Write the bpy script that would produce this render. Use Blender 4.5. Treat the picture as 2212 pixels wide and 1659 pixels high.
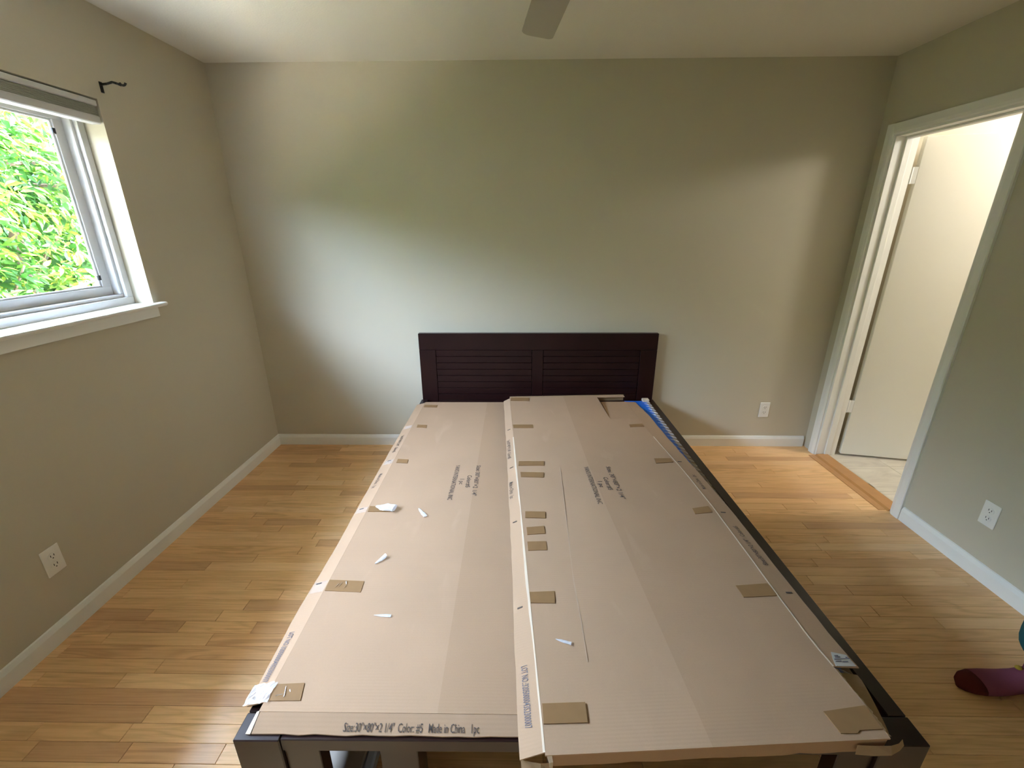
import bpy, bmesh, math, random
import numpy as np
from mathutils import Matrix, Vector, noise

for o in list(bpy.data.objects):
    bpy.data.objects.remove(o)
S = bpy.context.scene
C = S.collection
PI = math.pi

# ------------------------------------------------------------------ camera, sky, sun, exposure
cd = bpy.data.cameras.new('camera'); cam = bpy.data.objects.new('camera', cd); C.objects.link(cam)
cd.sensor_width = 36.0; cd.lens = 948.593 / 2212 * 36.0; cd.clip_start = 0.02; cd.clip_end = 200
F_ = Vector((-0.01629211, 0.94271741, -0.33319433)); R_ = Vector((0.99986599, 0.01589459, -0.00391909)); U_ = Vector((-0.0016014, 0.33321352, 0.94285003))
CAMZ = 1.53325
cam.matrix_world = Matrix(((R_.x, U_.x, -F_.x, 0), (R_.y, U_.y, -F_.y, 0), (R_.z, U_.z, -F_.z, CAMZ), (0, 0, 0, 1)))
S.camera = cam

wd = bpy.data.worlds.new('sky'); S.world = wd; wd.use_nodes = True
bgn = wd.node_tree.nodes['Background']
bgn.inputs[0].default_value = (0.58, 0.73, 1.0, 1); bgn.inputs[1].default_value = 10.0

sd = bpy.data.lights.new('sun', 'SUN'); sd.energy = 19.0; sd.angle = 0.01; sd.color = (1.0, 0.93, 0.80)
sun = bpy.data.objects.new('sun', sd); C.objects.link(sun)
sun.rotation_euler = Vector((-0.42, 0.20, -0.88)).to_track_quat('-Z', 'Y').to_euler()

# window portal: only guides sampling of the sky through the window, gives no light itself
pd = bpy.data.lights.new('window_portal', 'AREA'); pd.shape = 'RECTANGLE'; pd.size = 2.12; pd.size_y = 0.95
pd.cycles.is_portal = True
po = bpy.data.objects.new('window_portal', pd); C.objects.link(po)
po.location = (-1.99, 1.13, 1.62); po.rotation_euler = Vector((1, 0, 0)).to_track_quat('-Z', 'Y').to_euler()

# hallway ceiling lamp's light (its glass and base are built with the hall)
hd = bpy.data.lights.new('hall_lamp_light', 'POINT'); hd.energy = 8.0; hd.color = (1.0, 0.955, 0.885); hd.shadow_soft_size = 0.14
ho = bpy.data.objects.new('hall_lamp_light', hd); C.objects.link(ho); ho.location = (3.33, 2.26, 2.24)

vs = S.view_settings
S.display_settings.display_device = 'sRGB'
vs.view_transform = 'Standard'; vs.look = 'None'; vs.gamma = 1.0; vs.use_curve_mapping = False
vs.exposure = 2.98
S.cycles.use_denoising = True
S.cycles.max_bounces = 14; S.cycles.diffuse_bounces = 7; S.cycles.glossy_bounces = 5; S.cycles.transparent_max_bounces = 16
S.cycles.sample_clamp_indirect = 30.0
S.cycles.caustics_reflective = False; S.cycles.caustics_refractive = False

# ------------------------------------------------------------------ helpers
def mat(name, col, rough=0.6, spec=0.4, metal=0.0, coat=0.0, bump=0.0, bscale=200.0, var=0.0, vscale=6.0, transl=None, alpha=None, darker=0.8):
    m = bpy.data.materials.new(name); m.use_nodes = True
    nt = m.node_tree; N = nt.nodes; L = nt.links
    b = N['Principled BSDF']
    b.inputs['Base Color'].default_value = (*col, 1); b.inputs['Roughness'].default_value = rough
    b.inputs['Specular IOR Level'].default_value = spec; b.inputs['Metallic'].default_value = metal
    b.inputs['Coat Weight'].default_value = coat; b.inputs['Coat Roughness'].default_value = 0.12
    tc = N.new('ShaderNodeTexCoord')
    if var > 0:
        n = N.new('ShaderNodeTexNoise'); n.inputs['Scale'].default_value = vscale; n.inputs['Detail'].default_value = 4
        L.new(tc.outputs['Object'], n.inputs['Vector'])
        mx = N.new('ShaderNodeMix'); mx.data_type = 'RGBA'
        mr = N.new('ShaderNodeMapRange'); mr.inputs[1].default_value = 0.3; mr.inputs[2].default_value = 0.7
        mr.inputs[3].default_value = 0.0; mr.inputs[4].default_value = var
        L.new(n.outputs[0], mr.inputs[0]); L.new(mr.outputs[0], mx.inputs['Factor'])
        mx.inputs['A'].default_value = (*col, 1); mx.inputs['B'].default_value = (*[c * darker for c in col], 1)
        L.new(mx.outputs['Result'], b.inputs['Base Color'])
    if bump > 0:
        n2 = N.new('ShaderNodeTexNoise'); n2.inputs['Scale'].default_value = bscale; n2.inputs['Detail'].default_value = 3
        L.new(tc.outputs['Object'], n2.inputs['Vector'])
        bp = N.new('ShaderNodeBump'); bp.inputs['Strength'].default_value = bump; bp.inputs['Distance'].default_value = 0.002
        L.new(n2.outputs[0], bp.inputs['Height']); L.new(bp.outputs[0], b.inputs['Normal'])
    return m

class MB:
    def __init__(s): s.v = []; s.f = []; s.m = []
    def add(s, vs, fs, mi=0):
        o = len(s.v); s.v += [tuple(p) for p in vs]; s.f += [tuple(i + o for i in f) for f in fs]; s.m += [mi] * len(fs); return s
    def box(s, a, b, mi=0):
        x0, y0, z0 = a; x1, y1, z1 = b
        return s.add([(x0,y0,z0),(x1,y0,z0),(x1,y1,z0),(x0,y1,z0),(x0,y0,z1),(x1,y0,z1),(x1,y1,z1),(x0,y1,z1)],
                     [(3,2,1,0),(4,5,6,7),(0,1,5,4),(1,2,6,5),(2,3,7,6),(3,0,4,7)], mi)
    def cyl(s, p, q, r, n=16, r2=None, mi=0, cap=True):
        p = Vector(p); q = Vector(q); d = (q - p).normalized(); a = d.orthogonal().normalized(); b = d.cross(a)
        r2 = r if r2 is None else r2
        vs = [p + (a * math.cos(2*PI*i/n) + b * math.sin(2*PI*i/n)) * r for i in range(n)] + [q + (a * math.cos(2*PI*i/n) + b * math.sin(2*PI*i/n)) * r2 for i in range(n)]
        fs = [(i, (i+1) % n, n + (i+1) % n, n + i) for i in range(n)]
        if cap: fs += [tuple(range(n-1, -1, -1)), tuple(range(n, 2*n))]
        return s.add(vs, fs, mi)
    def lathe(s, prof, n=32, c=(0,0,0), mi=0):
        vs = [(c[0] + r*math.cos(2*PI*i/n), c[1] + r*math.sin(2*PI*i/n), c[2] + z) for r, z in prof for i in range(n)]
        fs = []
        for k in range(len(prof)-1):
            for i in range(n):
                j = (i+1) % n; fs.append((k*n+i, k*n+j, (k+1)*n+j, (k+1)*n+i))
        return s.add(vs, fs, mi)
    def loft(s, rings, mi=0, cap=True):
        n = len(rings[0]); vs = [p for r in rings for p in r]; fs = []
        for k in range(len(rings)-1):
            for i in range(n):
                j = (i+1) % n; fs.append((k*n+i, k*n+j, (k+1)*n+j, (k+1)*n+i))
        if cap: fs += [tuple(range(n-1, -1, -1)), tuple((len(rings)-1)*n + i for i in range(n))]
        return s.add(vs, fs, mi)
    def prism(s, poly, axis, a, b, mi=0):
        # poly: 2D outline in the plane normal to axis, extruded from a to b along it
        def P(u, v, w): return {'x': (w,u,v), 'y': (u,w,v), 'z': (u,v,w)}[axis]
        n = len(poly); vs = [P(u,v,a) for u,v in poly] + [P(u,v,b) for u,v in poly]
        fs = [(i,(i+1)%n,n+(i+1)%n,n+i) for i in range(n)] + [tuple(range(n-1,-1,-1)), tuple(range(n,2*n))]
        return s.add(vs, fs, mi)
    def mesh(s, name, mats, smooth=False, bevel=0.0, seg=1, fixn=True):
        me = bpy.data.meshes.new(name); me.from_pydata(s.v, [], s.f)
        for m in (mats if isinstance(mats, (list, tuple)) else [mats]): me.materials.append(m)
        me.polygons.foreach_set('material_index', s.m)
        if fixn or bevel:
            bm = bmesh.new(); bm.from_mesh(me)
            if fixn: bmesh.ops.recalc_face_normals(bm, faces=bm.faces)
            if bevel: bmesh.ops.bevel(bm, geom=[e for e in bm.edges if len(e.link_faces) == 2 and e.calc_face_angle() > 0.5], offset=bevel, segments=seg, affect='EDGES', profile=0.7, clamp_overlap=True)
            bm.to_mesh(me); bm.free()
        if smooth: me.polygons.foreach_set('use_smooth', [True]*len(me.polygons))
        me.update(); return me
    def obj(s, name, mats, parent=None, loc=None, **k):
        o = bpy.data.objects.new(name, s.mesh(name, mats, **k)); C.objects.link(o)
        if parent is not None: o.parent = parent
        if loc is not None: o.location = loc
        return o

def link(name, me, parent=None, loc=None, rz=None):
    o = bpy.data.objects.new(name, me); C.objects.link(o)
    if parent is not None: o.parent = parent
    if loc is not None: o.location = loc
    if rz is not None: o.rotation_euler = (0,0,rz)
    return o
def thing(name, label, cat, loc=(0,0,0), rz=0.0, group=None):
    o = bpy.data.objects.new(name, None); C.objects.link(o); o.location = loc; o.rotation_euler = (0,0,rz); o.empty_display_size = 0.05
    return tag(o, label, cat, group)
def tag(o, label, cat, group=None):
    o['label'] = label; o['category'] = cat
    if group: o['group'] = group
    return o
def struct(o): o['kind'] = 'structure'; return o
def proj(p):
    d = Vector(p) - Vector((0,0,CAMZ)); z = d.dot(F_)
    if z < 0.05: return None
    return 1106 + 948.593*d.dot(R_)/z, 829.5 - 948.593*d.dot(U_)/z
def copy_tree(o, parent=None):
    c = o.copy(); C.objects.link(c)
    if parent is not None: c.parent = parent
    for ch in list(o.children): copy_tree(ch, c)
    return c

# room numbers (metres)
XL, XR, YB, YF, H = -1.816, 2.1225, 2.969, -0.65, 2.44
WT = 0.13                                   # wall thickness
WY0, WY1, WZ0, WZ1 = 0.10, 2.16, 1.185, 2.067   # window opening
DY0, DY1, DZ = 2.145, 2.843, 2.03           # door opening
HX = 3.55                                   # far hall wall
random.seed(7)

# ------------------------------------------------------------------ materials
def paint(name, col):
    return mat(name, col, rough=0.75, spec=0.25, bump=0.06, bscale=260, var=0.25, vscale=1.2, darker=0.96)
M_wall = paint('greige_wall_paint', (0.54, 0.495, 0.395))
M_ceil = mat('ceiling_paint', (0.76, 0.735, 0.665), rough=0.9, spec=0.15, bump=0.35, bscale=120)
M_trim = mat('white_trim_paint', (0.80, 0.80, 0.765), rough=0.38, spec=0.45)
M_vinyl = mat('white_vinyl', (0.56, 0.555, 0.56), rough=0.35, spec=0.45)
M_door = mat('cream_door_paint', (0.75, 0.725, 0.645), rough=0.5, spec=0.35, bump=0.05, bscale=60)
M_ext = mat('exterior_stucco', (0.6, 0.55, 0.47), rough=0.9, bump=0.4, bscale=80)
M_plate = mat('white_plastic', (0.80, 0.79, 0.75), rough=0.35)
M_slot = mat('dark_slot', (0.03, 0.03, 0.03), rough=0.6)
M_black = mat('black_iron', (0.012, 0.012, 0.012), rough=0.45)
M_bed = mat('espresso_wood', (0.018, 0.0048, 0.0045), rough=0.36, spec=0.28, coat=0.0, var=0.6, vscale=9, darker=0.6)
M_bedin = mat('dark_bed_slat', (0.03, 0.018, 0.012), rough=0.5)
M_tape = mat('packing_tape', (0.26, 0.148, 0.068), rough=0.5, spec=0.10, var=0.5, vscale=30, darker=0.88)
M_ink = mat('black_ink', (0.10, 0.078, 0.066), rough=0.8, spec=0.1)
M_ink2 = mat('blue_grey_ink', (0.155, 0.14, 0.155), rough=0.8, spec=0.1)
M_blade = mat('fan_blade', (0.40, 0.365, 0.30), rough=0.5)
M_nickel = mat('brushed_nickel', (0.5, 0.48, 0.45), rough=0.35, metal=1.0)
M_blue = mat('blue_film', (0.012, 0.13, 0.62), rough=0.35, spec=0.5, bump=0.2, bscale=60)
M_label = mat('white_label', (0.42, 0.40, 0.37), rough=0.5)

def cardboard(name, col):
    m = mat(name, col, rough=0.8, spec=0.06)
    nt = m.node_tree; N = nt.nodes; L = nt.links; b = N['Principled BSDF']
    tc = [n for n in N if n.type == 'TEX_COORD'][0]
    n1 = N.new('ShaderNodeTexNoise'); n1.inputs['Scale'].default_value = 5; n1.inputs['Detail'].default_value = 6; L.new(tc.outputs['Object'], n1.inputs['Vector'])
    n2 = N.new('ShaderNodeTexNoise'); n2.inputs['Scale'].default_value = 420; n2.inputs['Detail'].default_value = 2; L.new(tc.outputs['Object'], n2.inputs['Vector'])
    # scuffs: faint pale rubs
    mp = N.new('ShaderNodeMapping'); mp.inputs['Scale'].default_value = (5, 1.6, 5); L.new(tc.outputs['Object'], mp.inputs['Vector'])
    n3 = N.new('ShaderNodeTexNoise'); n3.inputs['Scale'].default_value = 2.2; n3.inputs['Detail'].default_value = 5; n3.inputs['Distortion'].default_value = 0.6; L.new(mp.outputs[0], n3.inputs['Vector'])
    r3 = N.new('ShaderNodeMapRange'); r3.inputs[1].default_value = 0.62; r3.inputs[2].default_value = 0.78; r3.inputs[3].default_value = 0; r3.inputs[4].default_value = 0.30; L.new(n3.outputs[0], r3.inputs[0])
    mA = N.new('ShaderNodeMix'); mA.data_type = 'RGBA'; L.new(n1.outputs[0], mA.inputs['Factor'])
    mA.inputs['A'].default_value = (*[c*0.93 for c in col], 1); mA.inputs['B'].default_value = (*[c*1.07 for c in col], 1)
    mB = N.new('ShaderNodeMix'); mB.data_type = 'RGBA'; L.new(r3.outputs[0], mB.inputs['Factor']); L.new(mA.outputs['Result'], mB.inputs['A'])
    mB.inputs['B'].default_value = (min(1, col[0]*1.3), min(1, col[1]*1.35), min(1, col[2]*1.45), 1)
    mC = N.new('ShaderNodeMix'); mC.data_type = 'RGBA'; mC.blend_type = 'MULTIPLY'; mC.inputs['Factor'].default_value = 0.10
    L.new(mB.outputs['Result'], mC.inputs['A']); L.new(n2.outputs[0], mC.inputs['B']); L.new(mC.outputs['Result'], b.inputs['Base Color'])
    # corrugation relief across the width
    w = N.new('ShaderNodeTexWave'); w.inputs['Scale'].default_value = 38; w.bands_direction = 'Y'; L.new(tc.outputs['Object'], w.inputs['Vector'])
    bp = N.new('ShaderNodeBump'); bp.inputs['Strength'].default_value = 0.05; bp.inputs['Distance'].default_value = 0.002; L.new(w.outputs[1], bp.inputs['Height']); L.new(bp.outputs[0], b.inputs['Normal'])
    return m
M_card = cardboard('cardboard', (0.425, 0.280, 0.180))
M_card2 = cardboard('cardboard_browner_sheet', (0.390, 0.252, 0.158))
M_cardin = cardboard('cardboard_inside', (0.34, 0.235, 0.14))
M_crease = mat('rubbed_paper', (0.47, 0.335, 0.235), rough=0.85, spec=0.1)
M_cardedge = mat('torn_paper_edge', (0.62, 0.50, 0.38), rough=0.8)

def oak(name):
    m = bpy.data.materials.new(name); m.use_nodes = True; nt = m.node_tree; N = nt.nodes; L = nt.links; b = N['Principled BSDF']
    tc = N.new('ShaderNodeTexCoord'); oi = N.new('ShaderNodeObjectInfo'); at = N.new('ShaderNodeAttribute'); at.attribute_name = 'tint'
    sm = N.new('ShaderNodeMath'); sm.operation = 'ADD'; L.new(oi.outputs['Random'], sm.inputs[0]); L.new(at.outputs['Fac'], sm.inputs[1])
    rnd = N.new('ShaderNodeMath'); rnd.operation = 'FRACT'; L.new(sm.outputs[0], rnd.inputs[0])
    r2 = N.new('ShaderNodeMath'); r2.operation = 'MULTIPLY'; r2.inputs[1].default_value = 7.31; L.new(rnd.outputs[0], r2.inputs[0])
    r3 = N.new('ShaderNodeMath'); r3.operation = 'FRACT'; L.new(r2.outputs[0], r3.inputs[0])
    off = N.new('ShaderNodeMath'); off.operation = 'MULTIPLY'; off.inputs[1].default_value = 53.0; L.new(rnd.outputs[0], off.inputs[0])
    cb = N.new('ShaderNodeCombineXYZ'); L.new(off.outputs[0], cb.inputs[0]); L.new(off.outputs[0], cb.inputs[1]); L.new(off.outputs[0], cb.inputs[2])
    va = N.new('ShaderNodeVectorMath'); va.operation = 'ADD'; L.new(tc.outputs['Object'], va.inputs[0]); L.new(cb.outputs[0], va.inputs[1])
    # straight pores
    mp = N.new('ShaderNodeMapping'); mp.inputs['Scale'].default_value = (3.0, 90, 90); L.new(va.outputs[0], mp.inputs['Vector'])
    n1 = N.new('ShaderNodeTexNoise'); n1.inputs['Scale'].default_value = 1.6; n1.inputs['Detail'].default_value = 5; L.new(mp.outputs[0], n1.inputs['Vector'])
    # cathedral figure
    mp2 = N.new('ShaderNodeMapping'); mp2.inputs['Scale'].default_value = (1.7, 15, 15); L.new(va.outputs[0], mp2.inputs['Vector'])
    n2 = N.new('ShaderNodeTexNoise'); n2.inputs['Scale'].default_value = 1.2; n2.inputs['Detail'].default_value = 2; n2.inputs['Distortion'].default_value = 0.6; L.new(mp2.outputs[0], n2.inputs['Vector'])
    ml = N.new('ShaderNodeMath'); ml.operation = 'MULTIPLY'; ml.inputs[1].default_value = 9.0; L.new(n2.outputs[0], ml.inputs[0])
    fr = N.new('ShaderNodeMath'); fr.operation = 'PINGPONG'; fr.inputs[1].default_value = 1.0; L.new(ml.outputs[0], fr.inputs[0])
    tone = N.new('ShaderNodeValToRGB'); L.new(rnd.outputs[0], tone.inputs[0]); cr = tone.color_ramp
    cr.elements[0].position = 0.0; cr.elements[0].color = (0.66, 0.38, 0.19, 1)
    cr.elements[1].position = 1.0; cr.elements[1].color = (0.88, 0.60, 0.33, 1)
    for p_, c_ in ((0.16, (0.76, 0.455, 0.215, 1)), (0.22, (0.79, 0.485, 0.23, 1)), (0.6, (0.82, 0.505, 0.24, 1)), (0.85, (0.85, 0.545, 0.275, 1))):
        e = cr.elements.new(p_); e.color = c_
    mA = N.new('ShaderNodeMix'); mA.data_type = 'RGBA'; mA.blend_type = 'MULTIPLY'; L.new(tone.outputs[0], mA.inputs['A'])
    ramp = N.new('ShaderNodeValToRGB'); L.new(fr.outputs[0], ramp.inputs[0]); ramp.color_ramp.elements[0].color = (0.80, 0.74, 0.67, 1); ramp.color_ramp.elements[1].color = (1.06, 1.05, 1.03, 1); ramp.color_ramp.elements[1].position = 0.55
    L.new(ramp.outputs[0], mA.inputs['B'])
    fa = N.new('ShaderNodeMath'); fa.operation = 'MULTIPLY'; fa.inputs[1].default_value = 0.8; L.new(r3.outputs[0], fa.inputs[0]); L.new(fa.outputs[0], mA.inputs['Factor'])
    mB = N.new('ShaderNodeMix'); mB.data_type = 'RGBA'; mB.blend_type = 'MULTIPLY'; mB.inputs['Factor'].default_value = 0.55; L.new(mA.outputs['Result'], mB.inputs['A'])
    rp = N.new('ShaderNodeValToRGB'); L.new(n1.outputs[0], rp.inputs[0]); rp.color_ramp.elements[0].position = 0.32; rp.color_ramp.elements[0].color = (0.74, 0.66, 0.58, 1); rp.color_ramp.elements[1].position = 0.58; rp.color_ramp.elements[1].color = (1, 1, 1, 1)
    L.new(rp.outputs[0], mB.inputs['B']); L.new(mB.outputs['Result'], b.inputs['Base Color'])
    b.inputs['Roughness'].default_value = 0.42; b.inputs['Specular IOR Level'].default_value = 0.4; b.inputs['Coat Weight'].default_value = 0.20; b.inputs['Coat Roughness'].default_value = 0.16
    bp = N.new('ShaderNodeBump'); bp.inputs['Strength'].default_value = 0.12; bp.inputs['Distance'].default_value = 0.001; L.new(n1.outputs[0], bp.inputs['Height']); L.new(bp.outputs[0], b.inputs['Normal'])
    return m
M_oak = oak('oak_strip'); 
M_oak2 = mat('oak_reducer', (0.50, 0.245, 0.085), rough=0.35, coat=0.3, var=0.6, vscale=14, darker=0.8)

def schlick(N, L, nrm=None):
    # thin-sheet reflectance, the same from both sides
    lw = N.new('ShaderNodeLayerWeight'); lw.inputs[0].default_value = 0.5
    if nrm is not None: L.new(nrm, lw.inputs['Normal'])
    p = N.new('ShaderNodeMath'); p.operation = 'POWER'; p.inputs[1].default_value = 5.0; L.new(lw.outputs['Facing'], p.inputs[0])
    q = N.new('ShaderNodeMath'); q.operation = 'MULTIPLY_ADD'; q.inputs[1].default_value = 0.96; q.inputs[2].default_value = 0.04; L.new(p.outputs[0], q.inputs[0])
    return q
def glass(name, tint=(1,1,1), gloss=0.12):
    m = bpy.data.materials.new(name); m.use_nodes = True; nt = m.node_tree; N = nt.nodes; L = nt.links
    N.remove(N['Principled BSDF']); out = N['Material Output']
    t = N.new('ShaderNodeBsdfTransparent'); t.inputs[0].default_value = (*tint, 1); g = N.new('ShaderNodeBsdfGlossy'); g.inputs['Roughness'].default_value = 0.02 if gloss < 0.2 else gloss
    fr = schlick(N, L); mx = N.new('ShaderNodeMixShader')
    L.new(fr.outputs[0], mx.inputs[0]); L.new(t.outputs[0], mx.inputs[1]); L.new(g.outputs[0], mx.inputs[2]); L.new(mx.outputs[0], out.inputs[0])
    return m
M_glass = glass('window_glass', (0.97, 0.985, 0.97))
def clear_plastic(name, milk=0.25, rough=0.12):
    m = bpy.data.materials.new(name); m.use_nodes = True; nt = m.node_tree; N = nt.nodes; L = nt.links; b = N['Principled BSDF']; out = N['Material Output']
    b.inputs['Base Color'].default_value = (0.86, 0.87, 0.90, 1); b.inputs['Roughness'].default_value = rough; b.inputs['Specular IOR Level'].default_value = 0.8; b.inputs['Coat Weight'].default_value = 0.6; b.inputs['Coat Roughness'].default_value = 0.05
    tc = N.new('ShaderNodeTexCoord'); n = N.new('ShaderNodeTexNoise'); n.inputs['Scale'].default_value = 90; L.new(tc.outputs['Object'], n.inputs['Vector'])
    bp = N.new('ShaderNodeBump'); bp.inputs['Strength'].default_value = 0.6; bp.inputs['Distance'].default_value = 0.004; L.new(n.outputs[0], bp.inputs['Height']); L.new(bp.outputs[0], b.inputs['Normal'])
    t = N.new('ShaderNodeBsdfTransparent'); mx = N.new('ShaderNodeMixShader'); mx.inputs[0].default_value = milk
    fr = schlick(N, L, bp.outputs[0])
    ad = N.new('ShaderNodeMath'); ad.operation = 'ADD'; ad.use_clamp = True; ad.inputs[1].default_value = milk; L.new(fr.outputs[0], ad.inputs[0]); L.new(ad.outputs[0], mx.inputs[0])
    L.new(t.outputs[0], mx.inputs[1]); L.new(b.outputs[0], mx.inputs[2]); L.new(mx.outputs[0], out.inputs[0])
    return m
M_clear = clear_plastic('clear_plastic', 0.38)
M_film = clear_plastic('clear_tape_film', 0.05, 0.3)

# ------------------------------------------------------------------ room shell
# left wall with window opening
w = MB(); xo = XL - 0.165
w.box((xo, YF, 0), (XL, WY0, H)); w.box((xo, WY1, 0), (XL, YB + WT, H)); w.box((xo, WY0, 0), (XL, WY1, WZ0)); w.box((xo, WY0, WZ1), (XL, WY1, H))
struct(w.obj('wall_left', M_wall))
struct(MB().box((XL, YB, 0), (HX + WT, YB + WT, H)).obj('wall_back', M_wall))
w = MB(); w.box((XR, YF, 0), (XR + WT, DY0, H)); w.box((XR, DY1, 0), (XR + WT, YB, H)); w.box((XR, DY0, DZ), (XR + WT, DY1, H))
struct(w.obj('wall_right', M_wall))
struct(MB().box((xo, YF - WT, 0), (HX + WT, YF, H)).obj('wall_front', M_wall))
struct(MB().box((xo - 0.55, YF - WT, H), (HX + WT, YB + WT, H + 0.12)).obj('ceiling', M_ceil))  # runs out past the left wall as an unseen eave, added to cut high sky light
# hall walls
struct(MB().box((HX, YF, 0), (HX + WT, YB, H)).obj('wall_hall', M_door))

# baseboards: eased-top profile, prism along the wall
def base_profile(h=0.082, t=0.013): return [(0, 0), (t, 0), (t, h - 0.022), (t * 0.82, h - 0.016), (t * 0.45, h - 0.003), (0.0, h)]
P = base_profile()
struct(MB().prism([(XL + u, v) for u, v in P], 'y', YF, YB).obj('baseboard_left', M_trim))
struct(MB().prism([(YB - u, v) for u, v in P], 'x', XL, XR - 0.018).obj('baseboard_back', M_trim))
struct(MB().prism([(XR - u, v) for u, v in P], 'y', YF, DY0 - 0.058).obj('baseboard_right', M_trim))

# floor slab and oak strips
floor = struct(MB().box((xo, YF - WT, -0.12), (XR + WT + 0.02, YB + WT, -0.0125)).obj('floor', mat('subfloor', (0.10, 0.06, 0.03))))
PW, PT, GAP = 0.057, 0.0125, 0.0007
def plank_mesh(Lp, name='plank'):
    x0, x1, y0, y1 = GAP, Lp - GAP, GAP / 2, PW - GAP / 2; c = 0.0009
    v = [(x0,y0,-PT),(x1,y0,-PT),(x1,y1,-PT),(x0,y1,-PT),(x0,y0,-c),(x1,y0,-c),(x1,y1,-c),(x0,y1,-c),(x0+c,y0+c,0),(x1-c,y0+c,0),(x1-c,y1-c,0),(x0+c,y1-c,0)]
    f = [(3,2,1,0)] + [(a,(a+1)%4,(a+1)%4+4,a+4) for a in range(4)] + [(a+4,(a+1)%4+4,(a+1)%4+8,a+8) for a in range(4)] + [(8,9,10,11)]
    return v, f
classes = [0.30, 0.42, 0.55, 0.70, 0.85, 1.0, 1.2]
pm = {}
for Lc in classes:
    v, f = plank_mesh(Lc); pm[Lc] = MB().add(v, f).mesh('plank', M_oak)
cand = []; rest = MB(); tints = []
rng = random.Random(11)
nrow = int((YB - YF) / PW) + 1
for r in range(nrow):
    y = YB - (r + 1) * PW
    x = XL - rng.uniform(0.0, 0.7)
    while x < XR - 0.002:
        Lc = rng.choice(classes)
        if x + Lc > XL:
            cand.append((x, y, Lc))
        x += Lc
def visible_plank(x, y, Lc):
    n = 0
    for k in range(9):
        px, py = x + Lc * (k + 0.5) / 9, y + PW / 2
        if px < XL or px > XR: continue
        uv = proj((px, py, 0))
        if uv is None or not (0 < uv[0] < 2212 and 0 < uv[1] < 1659): continue
        # hidden below the bed?
        t = (CAMZ - 0.40) / CAMZ; bx, by = px * t, py * t
        if -0.69 < bx < 0.96 and by > 0.69: continue
        n += 1
    return n
vis = [(visible_plank(*c) * c[2] / max(0.3, c[1]) ** 2, c) for c in cand]
chosen = set(c for s_, c in sorted(vis, key=lambda t: -t[0])[:298] if s_ > 0)
for c in cand:
    x, y, Lc = c
    if c in chosen and x >= XL - 0.16 and x + Lc <= XR + WT:
        link('plank', pm[Lc], floor, (x, y, 0))
    else:
        x0, x1 = max(x, XL - 0.16), min(x + Lc, XR + 0.004)
        if x1 - x0 < 0.02: continue
        v, f = plank_mesh(x1 - x0)
        rest.add([(a + x0, b + y, z) for a, b, z in v], f); tints += [rng.random()] * len(f)
ro = rest.obj('plank_field', M_oak, floor, fixn=False); ro['kind'] = 'stuff'
ta = ro.data.attributes.new('tint', 'FLOAT', 'FACE'); ta.data.foreach_set('value', tints)

# threshold between oak and hall tile
th = MB().prism([(XR - 0.012, 0.0), (XR + 0.001, 0.010), (XR + 0.075, 0.012), (XR + 0.088, 0.0), (XR + 0.088, -0.012), (XR - 0.012, -0.012)], 'y', DY0 + 0.02, DY1 - 0.02).obj('trim_1', M_oak2); struct(th)
MB().box((XR - 0.055, DY0 + 0.03, 0.0002), (XR - 0.013, DY1 - 0.02, 0.0035)).obj('border_strip', M_oak2, th, bevel=0.001)

# hall floor tiles
def tile_mat(name):
    m = mat(name, (0.60, 0.55, 0.46), rough=0.35, spec=0.45)
    nt = m.node_tree; N = nt.nodes; L = nt.links; b = N['Principled BSDF']; tc = [n for n in N if n.type == 'TEX_COORD'][0]
    n = N.new('ShaderNodeTexNoise'); n.inputs['Scale'].default_value = 5.0; n.inputs['Detail'].default_value = 6; n.inputs['Distortion'].default_value = 1.2
    mp = N.new('ShaderNodeMapping'); mp.inputs['Scale'].default_value = (0.7, 1.8, 1); L.new(tc.outputs['Object'], mp.inputs['Vector']); L.new(mp.outputs[0], n.inputs['Vector'])
    r = N.new('ShaderNodeValToRGB'); L.new(n.outputs[0], r.inputs[0]); r.color_ramp.elements[0].position = 0.35; r.color_ramp.elements[0].color = (0.50, 0.45, 0.38, 1); r.color_ramp.elements[1].position = 0.65; r.color_ramp.elements[1].color = (0.70, 0.65, 0.55, 1)
    L.new(r.outputs[0], b.inputs['Base Color']); return m
M_tile = tile_mat('stone_look_tile')
hf = struct(MB().box((XR + 0.02, YF, -0.12), (HX + WT, YB + WT, -0.008)).obj('floor_hall', mat('grout', (0.42, 0.38, 0.31))))
tm = MB().box((0.001, 0.001, -0.008), (0.302, 0.302, 0.0)).mesh('tile', M_tile, bevel=0.0012)
for i in range(5):
    for j in range(7):
        link('tile', tm, hf, (XR + 0.088 + i * 0.303 - 0.05 * 0, YB - (j + 1) * 0.303, 0.0))

# ------------------------------------------------------------------ window_1
wn = struct(bpy.data.objects.new('window_1', None)); C.objects.link(wn)
wn.location = (XL, WY1, WZ0)
def wbox(a, b, name, m=M_vinyl, bev=0.002):
    o = MB().box([a[0]-XL, a[1]-WY1, a[2]-WZ0], [b[0]-XL, b[1]-WY1, b[2]-WZ0]).obj(name, m, wn, bevel=bev); return o
fx0, fx1 = XL - 0.155, XL - 0.088           # vinyl frame depth
fy0, fy1, fz0, fz1 = WY0 + 0.002, WY1 - 0.002, WZ0 + 0.002, WZ1 - 0.002
fr = MB()
def add_frame(mb, x0, x1, y0, y1, z0, z1, t, tb=None):
    tb = tb or t
    mb.box((x0, y0, z0), (x1, y1, z0 + tb)); mb.box((x0, y0, z1 - t), (x1, y1, z1)); mb.box((x0, y0, z0 + tb), (x1, y0 + t, z1 - t)); mb.box((x0, y1 - t, z0 + tb), (x1, y1, z1 - t))
    return mb
add_frame(fr, fx0, fx1, fy0, fy1, fz0, fz1, 0.032, 0.040)
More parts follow.
